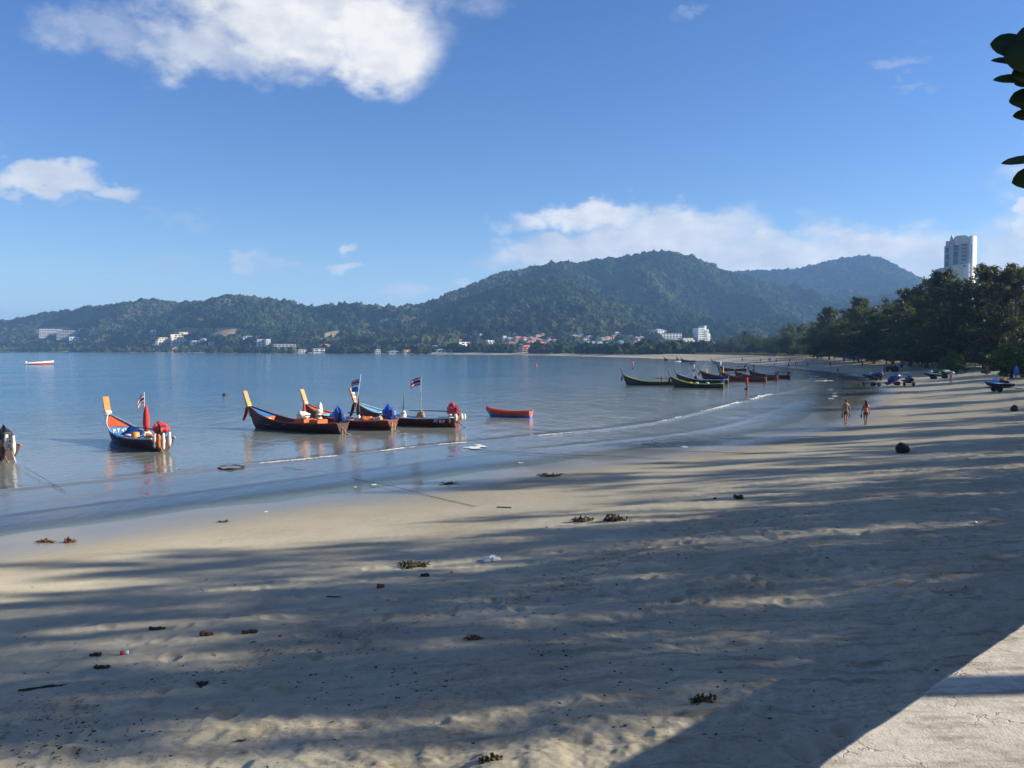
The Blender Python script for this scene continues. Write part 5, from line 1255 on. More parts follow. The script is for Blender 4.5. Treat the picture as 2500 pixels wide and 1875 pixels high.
# high-rise above the beach trees
def tower():
    D = 640.0; k = D / FPX; cx = 2342; o = empty('hotel_tower', ((cx - 1250) * k, D, 2.5), R(-33)); tag(o, 'tall white high-rise with pointed blade above the beach trees', 'tower')
    zz = lambda y: CAM_Z + (852.5 - y) * k - 2.5
    XX = lambda x: (x - cx) * k
    def blk(nm, x0, x1, y0, y1, mt, f=0.0, dep=20, par=None): return box(nm, ((XX(x0) + XX(x1)) / 2, f + dep / 2, (zz(y0) + zz(y1)) / 2), (XX(x1) - XX(x0), dep, zz(y0) - zz(y1)), mt, par or o)
    TW = simple('tower_shaded_white', (0.36, 0.42, 0.50), 0.6, 0.05, 0.1); TF = simple('tower_white', (0.76, 0.76, 0.74), 0.7, 0.04, 0.1); TC = simple('tower_cream', (0.62, 0.58, 0.48), 0.7, 0.06, 0.1)  # front tone has its shade painted in, darker and bluer than the sunlit flank
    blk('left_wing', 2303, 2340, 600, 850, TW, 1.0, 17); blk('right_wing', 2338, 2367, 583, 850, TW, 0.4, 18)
    blk('left_crown', 2306, 2328, 588, 600, TC, 2.0, 14)
    # rounded corner and sunlit flank
    bm = bmesh.new(); n = 8; ring0 = []; ring1 = []
    x0, x1 = XX(2366), XX(2382); 
    pts = [(x0, .5)] + [(x0 + (x1 - x0) * math.sin(a), 0.5 + 8 * (1 - math.cos(a))) for a in [math.pi / 2 * j / n for j in range(1, n + 1)]] + [(x1, 18), (x0, 18)]
    for (x, y) in pts: ring0.append(bm.verts.new((x, y, 0))); ring1.append(bm.verts.new((x, y, zz(579))))
    for j in range(len(pts)): bm.faces.new((ring0[j], ring0[(j + 1) % len(pts)], ring1[(j + 1) % len(pts)], ring1[j]))
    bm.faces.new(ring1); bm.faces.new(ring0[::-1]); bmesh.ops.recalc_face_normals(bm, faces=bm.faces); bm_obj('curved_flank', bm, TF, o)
    # curved roof shield
    bm = bmesh.new(); prof = [(2325, 590), (2329, 580), (2336, 577), (2356, 577.5), (2363, 580), (2366, 586), (2366, 597), (2325, 597)]
    a = [bm.verts.new((XX(x), -.3, zz(y))) for x, y in prof]; b = [bm.verts.new((XX(x), 4.0, zz(y))) for x, y in prof]
    bm.faces.new(a[::-1]); bm.faces.new(b)
    for j in range(len(prof)): bm.faces.new((a[j], a[(j + 1) % len(prof)], b[(j + 1) % len(prof)], b[j]))
    bmesh.ops.recalc_face_normals(bm, faces=bm.faces); bm_obj('roof_shield', bm, TC, o)
    # pointed blade
    bm = bmesh.new(); prof = [(2317, 850), (2317, 588), (2321.5, 573), (2327, 588), (2327, 850)]
    a = [bm.verts.new((XX(x), -1.4, zz(y))) for x, y in prof]; b = [bm.verts.new((XX(x), 5, zz(y))) for x, y in prof]
    bm.faces.new(a[::-1]); bm.faces.new(b)
    for j in range(len(prof)): bm.faces.new((a[j], a[(j + 1) % len(prof)], b[(j + 1) % len(prof)], b[j]))
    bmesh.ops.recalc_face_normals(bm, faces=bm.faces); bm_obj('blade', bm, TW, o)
    for (x0, x1, base, n, stp, hh) in ((2306.5, 2314.5, 604, 12, 16.5, 12.5), (2329, 2339, 599, 12, 16.5, 13)):
        for j in range(n):
            w = blk('window_bay', x0, x1, base + j * stp, base + j * stp + hh, GLASS_DK, .55 if x0 < 2320 else -.05, 1.0)
    for j in range(22):
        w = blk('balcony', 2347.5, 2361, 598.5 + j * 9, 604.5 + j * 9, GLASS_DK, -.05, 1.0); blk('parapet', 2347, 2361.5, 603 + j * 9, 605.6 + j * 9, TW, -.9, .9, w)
    for x in (2310, 2331, 2350): blk('round_window', x - 3.5, x + 4.5, 587.5 if x > 2320 else 592, 594.5 if x > 2320 else 597, TC, -.5 if x > 2320 else 1.7, .8)
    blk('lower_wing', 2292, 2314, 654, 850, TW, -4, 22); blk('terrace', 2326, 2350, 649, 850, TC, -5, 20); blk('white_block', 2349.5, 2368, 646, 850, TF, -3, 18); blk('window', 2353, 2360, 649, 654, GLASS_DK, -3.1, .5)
    o.scale = (.84, .84, 1); o.location.x -= 2.0
    blk('flank_groove', 2371.5, 2373, 600, 850, GLASS_DK, 1.0, .6)
    CLEAR.append((o.location.x, o.location.y, 34))
tower()
# ================================================================ SEA WALL
def concrete():
    m, nt, out = new_mat('wall_concrete')
    geo = N(nt, 'ShaderNodeNewGeometry'); P = geo.outputs['Position']
    n1 = noise(nt, P, 1.8, 5, .6); n2 = noise(nt, P, 14, 5, .65); n3 = noise(nt, P, 90, 3, .6)
    mp = N(nt, 'ShaderNodeMapping'); mp.inputs['Rotation'].default_value = (0, 0, R(-42)); mp.inputs['Scale'].default_value = (1, 3.5, 1); nt.links.new(P, mp.inputs[0])
    ds = noise(nt, mp.outputs[0], 3.2, 5, .7)
    col = ramp(nt, M_(nt, 'ADD', M_(nt, 'MULTIPLY', n1, .45), M_(nt, 'ADD', M_(nt, 'MULTIPLY', n2, .35), M_(nt, 'MULTIPLY', n3, .2))), [(.32, (.31, .27, .215)), (.5, (.50, .45, .37)), (.66, (.61, .56, .47))])
    col = mixc(nt, maprange(nt, ds, .46, .64, 0, .8), col, (.24, .205, .155))
    vo = N(nt, 'ShaderNodeTexVoronoi'); vo.feature = 'DISTANCE_TO_EDGE'; vo.inputs['Scale'].default_value = 1.1; 
    wv = N(nt, 'ShaderNodeVectorMath', op='ADD'); nt.links.new(P, wv.inputs[0]); nt.links.new(noise(nt, P, 3, 4, .6, 'Color'), wv.inputs[1]); nt.links.new(wv.outputs[0], vo.inputs['Vector'])
    crack = maprange(nt, vo.outputs[0], 0.0, .010, .85, 0)
    crack = M_(nt, 'MULTIPLY', crack, maprange(nt, n1, .45, .6))
    col = mixc(nt, crack, col, (.12, .10, .08))
    p = N(nt, 'ShaderNodeBsdfPrincipled'); nt.links.new(col, p.inputs['Base Color']); p.inputs['Roughness'].default_value = .9; p.inputs['Specular IOR Level'].default_value = .2
    b = N(nt, 'ShaderNodeBump'); b.inputs['Strength'].default_value = .6; b.inputs['Distance'].default_value = .012
    nt.links.new(M_(nt, 'SUBTRACT', M_(nt, 'ADD', n2, M_(nt, 'MULTIPLY', n3, .4)), M_(nt, 'MULTIPLY', crack, .8)), b.inputs['Height']); nt.links.new(b.outputs[0], p.inputs['Normal'])
    nt.links.new(p.outputs[0], out.inputs[0]); return m
def sea_wall():
    zt = 3.9; a, b = gp(1990, 1875, zt), gp(2500, 1520, zt); t = (b - a); t.z = 0; t.normalize(); nrm = Vector((t.y, -t.x, 0))
    us = np.concatenate([np.arange(-14, -1, .6), np.arange(-1, 5, .035), np.arange(5, 60, .8)])
    vs = [0, .012, .05, .12, .3, .6, 1.0, 1.6, 2.5, 4, 7, 11]
    verts = []; n = len(us)
    jag = (fbm(us * 9, us * 0 + 2, 3) - .5) * .014 + (fbm(us * 1.2, us * 0 + 5, 2) - .5) * .004
    for i, u in enumerate(us):
        e = a + t * u
        verts.append(e + nrm * (jag[i] + .03) + Vector((0, 0, .2 - zt + 3.9 - 2.9)))     # foot of the face
        verts.append(e + nrm * jag[i] + Vector((0, 0, -.035)))
        for v in vs:
            q = e + nrm * (jag[i] * (1 - min(1, v)) + v)
            dz = (float(fbm(np.array([u * 1.7]), np.array([v * 1.7]), 3)[0]) - .5) * .02 * min(1, v * 1.2)
            verts.append(Vector((q.x, q.y, zt + dz - .006 * (v == 0))))
    w = len(vs) + 2; fc = []
    for i in range(n - 1):
        for k in range(w - 1): q = i * w + k; fc.append((q, q + w, q + w + 1, q + 1))
    o = mesh_obj('sea_wall', verts, fc, concrete(), None, False)
    tag(o, 'pale worn concrete sea wall in the lower right corner', 'wall')
    bm = bmesh.new(); bm.from_mesh(o.data); bmesh.ops.recalc_face_normals(bm, faces=bm.faces); 
    if sum(f.normal.z for f in bm.faces) < 0: bmesh.ops.reverse_faces(bm, faces=bm.faces)
    bm.to_mesh(o.data); bm.free()
sea_wall()
# ================================================================ BRANCH OF THE TREE ABOVE THE WALL
def near_tree():
    LM = leaf_material('sea_almond_leaf', (.012, .028, .008), (.022, .045, .012), .10)
    tx, ty = 9.0, 4.15
    o = empty('sea_almond_tree', (tx, ty, 3.9)); tag(o, 'broad leathery leaves of a tree hanging in at the upper right', 'tree')
    tube('trunk', [(0, 0, -.1), (.05, .02, 1.5), (0, .05, 3.6), (.2, .1, 5.6), (.1, .1, 8)], [.14, .125, .12, .11, .07], BARK, o, 10)
    def W(px, py, Y): return at_y(px, py, Y) - Vector((tx, ty, 3.9))
    Y = 4.4
    tube('branch', [(.1, .05, 4.6), (-2.5, .3, 5.0), W(2620, -60, Y), W(2590, 60, Y), W(2560, 300, Y), W(2555, 430, Y)], [.07, .05, .03, .02, .013, .006], BARK, o, 7)
    def leaf(base, tip, width, roll, seed):
        """leathery leaf, widest past the middle, folded along the midrib"""
        base, tip = W(*base, Y + random.uniform(-.08, .08)), W(*tip, Y + random.uniform(-.12, .12)); ax = tip - base; L = ax.length; ax.normalize()
        sd = ax.cross(Vector((0, 1, 0))).normalized(); nr = ax.cross(sd)
        sd = (sd * math.cos(roll) + nr * math.sin(roll)).normalized(); nr = ax.cross(sd)
        prof = [(0, .03), (.08, .16), (.2, .5), (.4, .82), (.6, 1.0), (.75, .98), (.88, .78), (.96, .42), (1, .06)]
        verts = []; fc = []
        for t, w in prof:
            c = base + ax * L * t + nr * (.10 * L * math.sin(t * 3) * .4)
            verts += [c - sd * width * w / 2 + nr * width * .10 * w, c, c + sd * width * w / 2 + nr * width * .10 * w]
        for i in range(len(prof) - 1):
            for k in (0, 1): q = i * 3 + k; fc.append((q, q + 3, q + 4, q + 1))
        lf = mesh_obj('leaf', verts, fc, LM, o, True); s = lf.modifiers.new('thickness', 'SOLIDIFY'); s.thickness = .0015
    for i, (b, t, w, rl) in enumerate([
        ((2560, 140), (2417, 108), .150, .25), ((2600, 105), (2478, 95), .15, .35), ((2560, 175), (2419, 148), .085, .7), ((2560, 200), (2424, 196), .055, .3), ((2580, 150), (2450, 140), .17, .1), ((2560, 130), (2470, 165), .14, .2), ((2590, 180), (2468, 185), .12, .2), ((2600, 200), (2476, 205), .06, .2),
        ((2590, 235), (2463, 249), .12, .35), ((2590, 285), (2472, 284), .075, .3), ((2600, 235), (2488, 262), .12, .2),
        ((2590, 385), (2444, 400), .05, .4), ((2620, 410), (2470, 447), .125, .2), ((2610, 395), (2500, 425), .11, .3)]): leaf(b, t, w, rl, i)
    # upper crown, above the picture
    tm, cm, H = PROTO[('broad', 2)]
    c = link(bpy.data.objects.new('crown', cm)); c.parent = o; c.location = (.5, .3, 5.0); c.scale = (.32, .32, .36)
near_tree()

# ================================================================ PEOPLE
def skin_mesh(joints, edges, root=0, sub=2):
    me = bpy.data.meshes.new('body'); me.from_pydata([j[:3] for j in joints], edges, [])
    o = bpy.data.objects.new('tmp', me); C.objects.link(o)
    md = o.modifiers.new('s', 'SKIN'); md.use_smooth_shade = True
    sv = me.skin_vertices[0].data
    for i, j in enumerate(joints):
        r = j[3]; sv[i].radius = r if isinstance(r, tuple) else (r, r); sv[i].use_root = (i == root)
    o.modifiers.new('ss', 'SUBSURF').levels = sub
    bpy.context.view_layer.update()
    out = bpy.data.meshes.new_from_object(o.evaluated_get(bpy.context.evaluated_depsgraph_get()))
    bpy.data.objects.remove(o); bpy.data.meshes.remove(me)
    out.polygons.foreach_set('use_smooth', [True] * len(out.polygons))
    return out
def figure(step=.22, arm=.12, female=False, fingers=True, sub=2):
    """walking person 1.75 m tall facing +y; returns joints, edges and an index by name"""
    J = []; E = []; I = {}
    def j(n, x, y, z, r, par=None):
        I[n] = len(J); J.append((x, y, z, r))
        if par: E.append((I[par], I[n]))
    sw = .185 if not female else .165; hw = .095 if not female else .105
    j('pelvis', 0, 0, .95, (.155 if not female else .16, .11))
    j('waist', 0, .01, 1.10, (.14 if not female else .12, .095), 'pelvis'); j('chest', 0, .01, 1.32, (.165 if not female else .14, .11), 'waist')
    j('collar', 0, 0, 1.45, (.11, .08), 'chest'); j('neck', 0, .01, 1.52, .055, 'collar'); j('skull', 0, .02, 1.60, (.072, .085), 'neck'); j('crown', 0, .015, 1.70, (.068, .08), 'skull')
    j('nose', 0, .105, 1.605, .018, 'skull')
    for s, nm in ((-1, 'l'), (1, 'r')):
        j('sh' + nm, s * sw, 0, 1.42, .06, 'collar'); j('el' + nm, s * (sw + .075), -s * arm * .4, 1.14, .042, 'sh' + nm); j('wr' + nm, s * (sw + .10), s * arm * .6 + .03, .90, .028, 'el' + nm)
        j('pa' + nm, s * (sw + .105), s * arm * .6 + .045, .83, (.03, .022), 'wr' + nm)
        if fingers:
            for k in range(4):
                dx = (k - 1.5) * .019; j('f%d%s' % (k, nm), s * (sw + .105) + s * .01, s * arm * .6 + .045 + dx, .775 - .006 * (k in (1, 2)), .0085, 'pa' + nm); j('g%d%s' % (k, nm), s * (sw + .09), s * arm * .6 + .05 + dx, .745 - .008 * (k in (1, 2)), .0075, 'f%d%s' % (k, nm))
            j('th' + nm, s * (sw + .09), s * arm * .6 + .085, .81, .010, 'pa' + nm)
        f = s * step
        j('hi' + nm, s * hw, 0, .90, .088, 'pelvis'); j('kn' + nm, s * hw * .95, f * .55 + .03, .50, .060, 'hi' + nm); j('ca' + nm, s * hw * .95, f * .75, .34, .055, 'kn' + nm); j('an' + nm, s * hw * .9, f * 1.0 - .02, .085 + (.06 if f < 0 else 0), .036, 'ca' + nm)
        j('to' + nm, s * hw, f * 1.0 + .15, .03 + (0 if f < 0 else .0), .032, 'an' + nm); j('he' + nm, s * hw * .9, f * 1.0 - .06, .035 + (.05 if f < 0 else 0), .03, 'an' + nm)
    return J, E, I
def sub_skin(J, I, names, edges, grow, shift=None):
    js = []; idx = {}
    for n in names:
        x, y, z, r = J[I[n]]; r = r if isinstance(r, tuple) else (r, r); g = grow if not isinstance(grow, dict) else grow.get(n, .012)
        if shift and n in shift: x, y, z = x + shift[n][0], y + shift[n][1], z + shift[n][2]
        idx[n] = len(js); js.append((x, y, z, (r[0] + g, r[1] + g)))
    return js, [(idx[a], idx[b]) for a, b in edges]
SKIN_T = simple('skin_tan', (.36, .19, .11), .55, .08, 6); SKIN_D = simple('skin_brown', (.22, .11, .065), .55, .08, 6)
HAIR = simple('hair_dark', (.025, .014, .010), .5, .2, 20); HAIR_R = simple('hair_reddish', (.075, .022, .014), .5, .2, 20)
def person(label, loc, rz, height=1.75, female=False, top=None, bottom=CLOTH_BK, skin=SKIN_T, hair=HAIR, step=.22, arm=.12, long_hair=False, cache={}, detail=True, group=None):
    key = (female, step, arm, detail, top is not None)
    if key not in cache:
        J, E, I = figure(step, arm, female, detail)
        d = {'body': skin_mesh(J, E, 0, 2 if detail else 1)}
        js, es = sub_skin(J, I, ['pelvis', 'waist', 'hil', 'hir', 'knl', 'knr'], [('pelvis', 'waist'), ('pelvis', 'hil'), ('pelvis', 'hir'), ('hil', 'knl'), ('hir', 'knr')], .016, {'waist': (0, 0, -.08), 'knl': (0, 0, .19 if not female else .24), 'knr': (0, 0, .19 if not female else .24)})
        for q in (4, 5): js[q] = (*js[q][:3], (.092, .092))
        d['shorts'] = skin_mesh(js, es, 0, 1)
        if top is not None:
            js, es = sub_skin(J, I, ['pelvis', 'waist', 'chest', 'collar', 'shl', 'shr', 'ell', 'elr'], [('pelvis', 'waist'), ('waist', 'chest'), ('chest', 'collar'), ('collar', 'shl'), ('collar', 'shr'), ('shl', 'ell'), ('shr', 'elr')],
                              {'pelvis': .055, 'waist': .05, 'chest': .025, 'collar': .012, 'shl': .016, 'shr': .016, 'ell': .025, 'elr': .025}, {'pelvis': (0, 0, -.12), 'ell': (.03, 0, .16), 'elr': (-.03, 0, .16), 'collar': (0, 0, -.03)})
            d['shirt'] = skin_mesh(js, es, 0, 1)
        cache[key] = d
    d = cache[key]; o = empty('person', loc, rz); k = height / 1.765; o.scale = (k, k, k); tag(o, label, 'person', group)
    def part(nm, me, mt):
        me = me.copy(); me.materials.clear(); me.materials.append(mt); c = link(bpy.data.objects.new(nm, me)); c.parent = o
    part('body', d['body'], skin); part('shorts', d['shorts'], bottom)
    if top is not None: part('shirt', d['shirt'], top)
    lump('hair', (0, .0, 1.685), (.088, .105, .095), hair, o, 2, .06, 3, flat=-.45)
    if long_hair: lump('long_hair', (.03, -.085, 1.47), (.10, .055, .27), hair, o, 2, .10, 4)
    return o
CORAL = simple('shirt_coral', (.78, .20, .12), .8, .12, 8, .2, translucent=.15)
pm = on_sand(2065, 1037); pw = on_sand(2113, 1038)
man = person('bare-chested man in dark swim shorts walking away with shoes in both hands', pm, R(4), 1.80, False, None, CLOTH_BK, SKIN_T, step=.10, arm=.10)
woman = person('woman in a loose coral shirt with long dark hair walking beside the man', pw, R(-3), 1.74, True, CORAL, CLOTH_BK, SKIN_D, HAIR_R, step=.16, arm=-.12, long_hair=True)
def sandal(label, p, mat, rz, cat='shoe'):
    o = empty('sandal', p, rz); prof = [(0, .03), (.06, .045), (.14, .04), (.22, .05), (.28, .035), (.30, .01)]
    verts = [(s * w, 0.0, -x) for x, w in prof for s in (-1, 1)]; fc = [(2 * i, 2 * i + 1, 2 * i + 3, 2 * i + 2) for i in range(len(prof) - 1)]
    q = mesh_obj('sole', verts, fc, mat, o); q.modifiers.new('t', 'SOLIDIFY').thickness = .05
    tube('strap', [(-.045, 0, -.10), (0, -.06, -.12), (.045, 0, -.10)], .012, mat, o, 5)
    tag(o, label, cat)
for who, s, armv, sw, lab, mt in ((man, -1, .10, .185, 'dark green shoe in the left hand of the bare-chested man', GREEN), (man, 1, .10, .185, 'dark purple shoe in the right hand of the bare-chested man', CLOTH_PU), (woman, -1, -.12, .165, 'dark shoe dangling from the left hand of the woman in coral', CLOTH_BK)):
    k = who.scale[0]; lp = Matrix.Rotation(who.rotation_euler.z, 4, 'Z') @ Vector((s * (sw + .10), s * armv * .6 + .05, .79)) * k
    sandal(lab, who.location + lp, mt, .3 * s)
CT = [simple('shirt_%s' % n, c, .8, .1, 8) for n, c in (('white', (.7, .7, .68)), ('blue', (.06, .15, .45)), ('yellow', (.75, .5, .05)), ('red', (.5, .06, .06)), ('navy', (.03, .04, .09)))]
FP = [ # px, py feet, label, shirt index or None, female
    (2045, 918, 'small figure in yellow shorts alone on the sand behind the walkers', None, False, CT[2]), (2321, 938, 'sunlit bare-backed person beside the jet skis', None, False, SALMON),
    (2152, 929, 'person in red and white next to the dark jet ski', 3, False, CT[4]), (2161, 926, 'person in dark top and teal shorts next to the dark jet ski', 4, False, FLAG_LB),
    (2247, 898, 'distant person in white shirt and dark trousers on the back of the beach', 0, False, CLOTH_BK), (2258, 898, 'distant person in pink beside the one in white', 3, True, SALMON), (2295, 895, 'distant dark figure under the trees', 4, False, CLOTH_BK),
    (2451, 911, 'person in a white cap near the right edge', 4, False, CLOTH_BK), (1925, 900, 'bather at the far waterline, left of a group', 4, False, CLOTH_BK), (1942, 897, 'bather standing in the group at the far waterline', 4, False, CT[1]),
    (1948, 898, 'second bather in the group at the far waterline', None, False, CT[3]), (1971, 900, 'dark bather right of the group at the far waterline', None, True, CLOTH_BK), (2027, 898, 'figure on the shaded sand left of the tractor', 4, True, CLOTH_BK),
    (2105, 898, 'sitting-height dark figure left of the tractor', 4, False, CLOTH_BK), (1895, 887, 'far figure strolling at the water on the far beach', 4, False, CLOTH_BK), (1880, 884, 'far pair member on the bright sand strip', 4, False, CLOTH_BK),
    (1877, 884, 'other far pair member on the bright sand strip', 1, False, CLOTH_BK), (1857, 886, 'far lone figure on the distant sand', 4, True, CLOTH_BK), (1928, 886, 'far figure in front of the sun loungers', None, False, CLOTH_BK), (1961, 885, 'far figure beside the sun loungers', 0, True, CT[1]),
    (2038, 884, 'far figure in white among the loungers', 0, False, CT[0]), (1891, 896, 'far bather wading near the anchored boats', None, False, CLOTH_BK), (2342, 884, 'person in white shirt under the dark trees', 0, False, CLOTH_BK), (2354, 884, 'person in pale shirt under the dark trees', 0, True, CT[1]), (2378, 884, 'person in yellow under the dark trees', 2, False, CLOTH_BK), (2410, 885, 'person in white near the right edge under the trees', 0, False, CLOTH_BK), (1812, 884, 'tiny figure on the far sand left', 4, False, CLOTH_BK), (2065, 880, 'far figure behind the blue umbrellas', 2, False, CLOTH_BK)]
for i, (px, py, lab, ti, fe, bt) in enumerate(FP):
    person(lab, on_sand(px, py), random.uniform(0, 6.3), random.uniform(1.62, 1.8), fe, CT[ti] if ti is not None else None, bt, SKIN_T if i % 2 else SKIN_D, HAIR, .18, .1, fe, detail=False, group='distant people on the beach')

# ================================================================ JET SKIS, TRAILERS, TRACTOR
RUB = simple('rubber_tyre', (.02, .02, .021), .85, .2, 10); BLKP = simple('plastic_black', (.018, .018, .02), .4, .2, 5)
def wheel(par, c, r, w, rim=GALV, axis='y'):
    prof = [(r * .55, -w * .5), (r * .92, -w * .5), (r, -w * .3), (r, w * .3), (r * .92, w * .5), (r * .55, w * .5)]
    rot = (R(90), 0, 0) if axis == 'y' else (0, R(90), 0)
    t = lathe('tyre', prof, RUB, par, 16, c, True, rot); lathe('rim', [(r * .15, -w * .3), (r * .58, -w * .42), (r * .58, w * .42), (r * .15, w * .3)], rim, t, 12, c, False, rot); return t
def trailer(par_label, loc, rz, ln=2.9, group='jet ski trailers'):
    o = empty('boat_trailer', loc, rz); tag(o, par_label, 'trailer', group)
    for s in (-1, 1): tube('side_rail', [(-ln * .42, s * .42, .48), (ln * .35, s * .42, .48), (ln * .62, 0, .42)], .045, IRON, o, 6)
    tube('axle', [(-.2, -.62, .28), (-.2, .62, .28)], .05, IRON, o, 6); tube('cross_bar', [(-ln * .42, -.42, .48), (-ln * .42, .42, .48)], .045, IRON, o, 6)
    for s in (-1, 1): wheel(o, (-.2, s * .62, .32), .32, .22)
    tube('drawbar', [(ln * .62, 0, .42), (ln * .9, 0, .34)], .045, IRON, o, 6)
    return o
def jetski(label, loc, rz, deck, hullm, pitch=0.0, z=.5, cover=None, seatm=BLKP):
    o = empty('jet_ski', (loc[0], loc[1], loc[2] + z), rz); o.rotation_euler = (0, -pitch, rz); tag(o, label, 'jet ski', 'jet skis on the beach')
    S = [0, .12, .35, .6, .8, .93, 1.0]; L = 2.9
    hb = [.50, .54, .56, .55, .42, .22, .05]; kz = [0.05, 0, 0, .02, .12, .30, .52]; gz_ = [.36, .38, .40, .44, .52, .60, .64]; tz = [.40, .44, .50, .58, .70, .74, .68]
    v = []; fc = []
    for s, b, k, g in zip(S, hb, kz, gz_):
        x = L * (s - .5); v += [(x, -b, g), (x, -b * .85, k + (g - k) * .4), (x, 0, k), (x, b * .85, k + (g - k) * .4), (x, b, g)]
    for i in range(6):
        for k in range(4): q = i * 5 + k; fc.append((q, q + 5, q + 6, q + 1))
    fc.append((0, 1, 2, 3, 4)); mesh_obj('hull', v, fc, hullm, o, False)
    v = []; fc = []
    for s, b, g, t in zip(S, hb, gz_, tz):
        x = L * (s - .5); v += [(x, -b - .02, g), (x, -b * .62, g + (t - g) * .75), (x, 0, t), (x, b * .62, g + (t - g) * .75), (x, b + .02, g)]
    for i in range(6):
        for k in range(4): q = i * 5 + k; fc.append((q, q + 1, q + 6, q + 5))
    fc.append((4, 3, 2, 1, 0)); mesh_obj('deck', v, fc, deck, o, False)
    if cover: lump('cover', (-.05, 0, .66), (1.15, .46, .36), cover, o, 3, .10, int(loc[0]), flat=-.6)
    else:
        lump('seat', (-.55, 0, .62), (.72, .2, .24), seatm, o, 2, .04, 1); lump('cowling', (.35, 0, .74), (.45, .3, .28), deck, o, 2, .05, 2)
        tube('handlebar', [(.12, -.36, 1.04), (.22, 0, 1.0), (.12, .36, 1.04)], .025, BLKP, o, 6); tube('steering_column', [(.38, 0, .8), (.22, 0, 1.0)], .05, BLKP, o, 6)
    return o
JB = simple('jetski_light_blue', (.16, .32, .62), .35, .1, 3); JN = simple('jetski_navy', (.02, .035, .20), .35, .15, 3); JT = simple('jetski_teal', (.14, .33, .38), .35, .15, 3); JR = simple('jetski_plum', (.06, .02, .06), .4, .2, 3)
# right-hand big one
p = on_sand(2438, 957); trailer('trailer under the nearest light blue jet ski', p, R(-4)); jetski('light blue and black jet ski on a trailer near the right edge', p, R(176), JB, BLKP, -.03, .50)
o = lump('life_vests', (0, 0, 0), (.42, .26, .2), NET_OR, None, 2, .2, 8); o.location = (p.x + .35, p.y, p.z + 1.35); tag(o, 'orange life vests heaped on the light blue jet ski', 'life vest')
# tilted blue one with trailer
p = on_sand(2186, 941); trailer('trailer lying under the tilted blue jet ski', p, R(170)); jetski('blue and plum jet ski tipped nose-up on its trailer', p, R(15), JN, JR, .38, .55, JN)
p = on_sand(2218, 943); trailer('trailer of the jet ski seen end-on', p, R(80), 2.2); jetski('dark navy jet ski seen end-on right of the tipped one', p, R(-95), JN, BLKP, 0, .48)
p = on_sand(2117, 942); trailer('empty trailer farthest left on the sand', p, R(95), 1.6); p = on_sand(2143, 943); trailer('empty trailer between the leftmost one and the tipped jet ski', p, R(10), 2.0)
p = on_sand(2126, 928); trailer('trailer of the teal decked jet ski', p, R(175)); jetski('teal decked jet ski left of the covered dark one', p, R(170), JT, BLKP, 0, .48, None, CLOTH_YL)
p = on_sand(2142, 929); trailer('trailer of the covered dark jet ski', p, R(120)); jetski('covered dark jet ski beside two people', p, R(110), BLKP, BLKP, 0, .48, JN)
p = on_sand(2276, 926); trailer('trailer of the grey teal jet ski in the middle distance', p, R(175)); jetski('grey teal jet ski in the middle distance', p, R(172), JT, BLKP, .02, .48)
p = on_sand(2303, 924); trailer('trailer of the dark teal jet ski beside the white bundle', p, R(170)); jetski('dark teal jet ski beside the white bundle', p, R(10), BLKP, BLKP, .02, .48, GREEN)
q = on_sand(2325, 925); o = lump('white_bundle', (0, 0, 0), (.36, .3, .26), WHITE, None, 2, .05, 3); o.location = (q.x, q.y, q.z + .95); tag(o, 'gleaming white bundle on a jet ski stern', 'bundle')
p = on_sand(2432, 903); trailer('trailer of the far black covered jet ski', p, R(175)); jetski('far black covered jet ski in the tree shade', p, R(170), BLKP, BLKP, .02, .48, BLKP)
def tractor():
    p = on_sand(2178, 908); o = empty('tractor', p, R(178)); tag(o, 'small dark tractor with orange wheels on the beach', 'tractor')
    ORR = simple('tractor_orange', (.55, .22, .05), .5, .2, 4)
    box('engine_hood', (.95, 0, .95), (1.2, .6, .55), BLKP, o, bevel=.06); box('chassis', (.3, 0, .62), (2.3, .4, .3), IRON, o); box('seat', (-.45, 0, 1.15), (.45, .5, .12), BLKP, o, bevel=.03); box('seat_back', (-.66, 0, 1.4), (.1, .5, .45), BLKP, o, bevel=.03)
    tube('steering_wheel', [(.2 + .0, .18 * math.cos(a), 1.42 + .18 * math.sin(a)) for a in [2 * math.pi * k / 12 for k in range(13)]], .02, BLKP, o, 6); tube('steering_column', [(.45, 0, 1.1), (.2, 0, 1.42)], .03, IRON, o, 6)
    for s in (-1, 1): wheel(o, (-.5, s * .62, .62), .62, .34, ORR); wheel(o, (1.25, s * .5, .36), .36, .2, ORR); box('mudguard', (-.5, s * .62, 1.29), (.9, .34, .05), BLKP, o)
    tube('exhaust', [(.9, .2, 1.2), (.9, .2, 1.75)], .035, IRON, o, 6)
tractor()
p = on_sand(2200, 905); o = lump('blue_tarp', (0, 0, 0), (.5, .45, .6), TARP_BL, None, 2, .12, 6, flat=-.6); o.location = (p.x + .2, p.y + .4, p.z + 1.1); tag(o, 'blue tarpaulin bundle behind the tractor', 'tarpaulin')
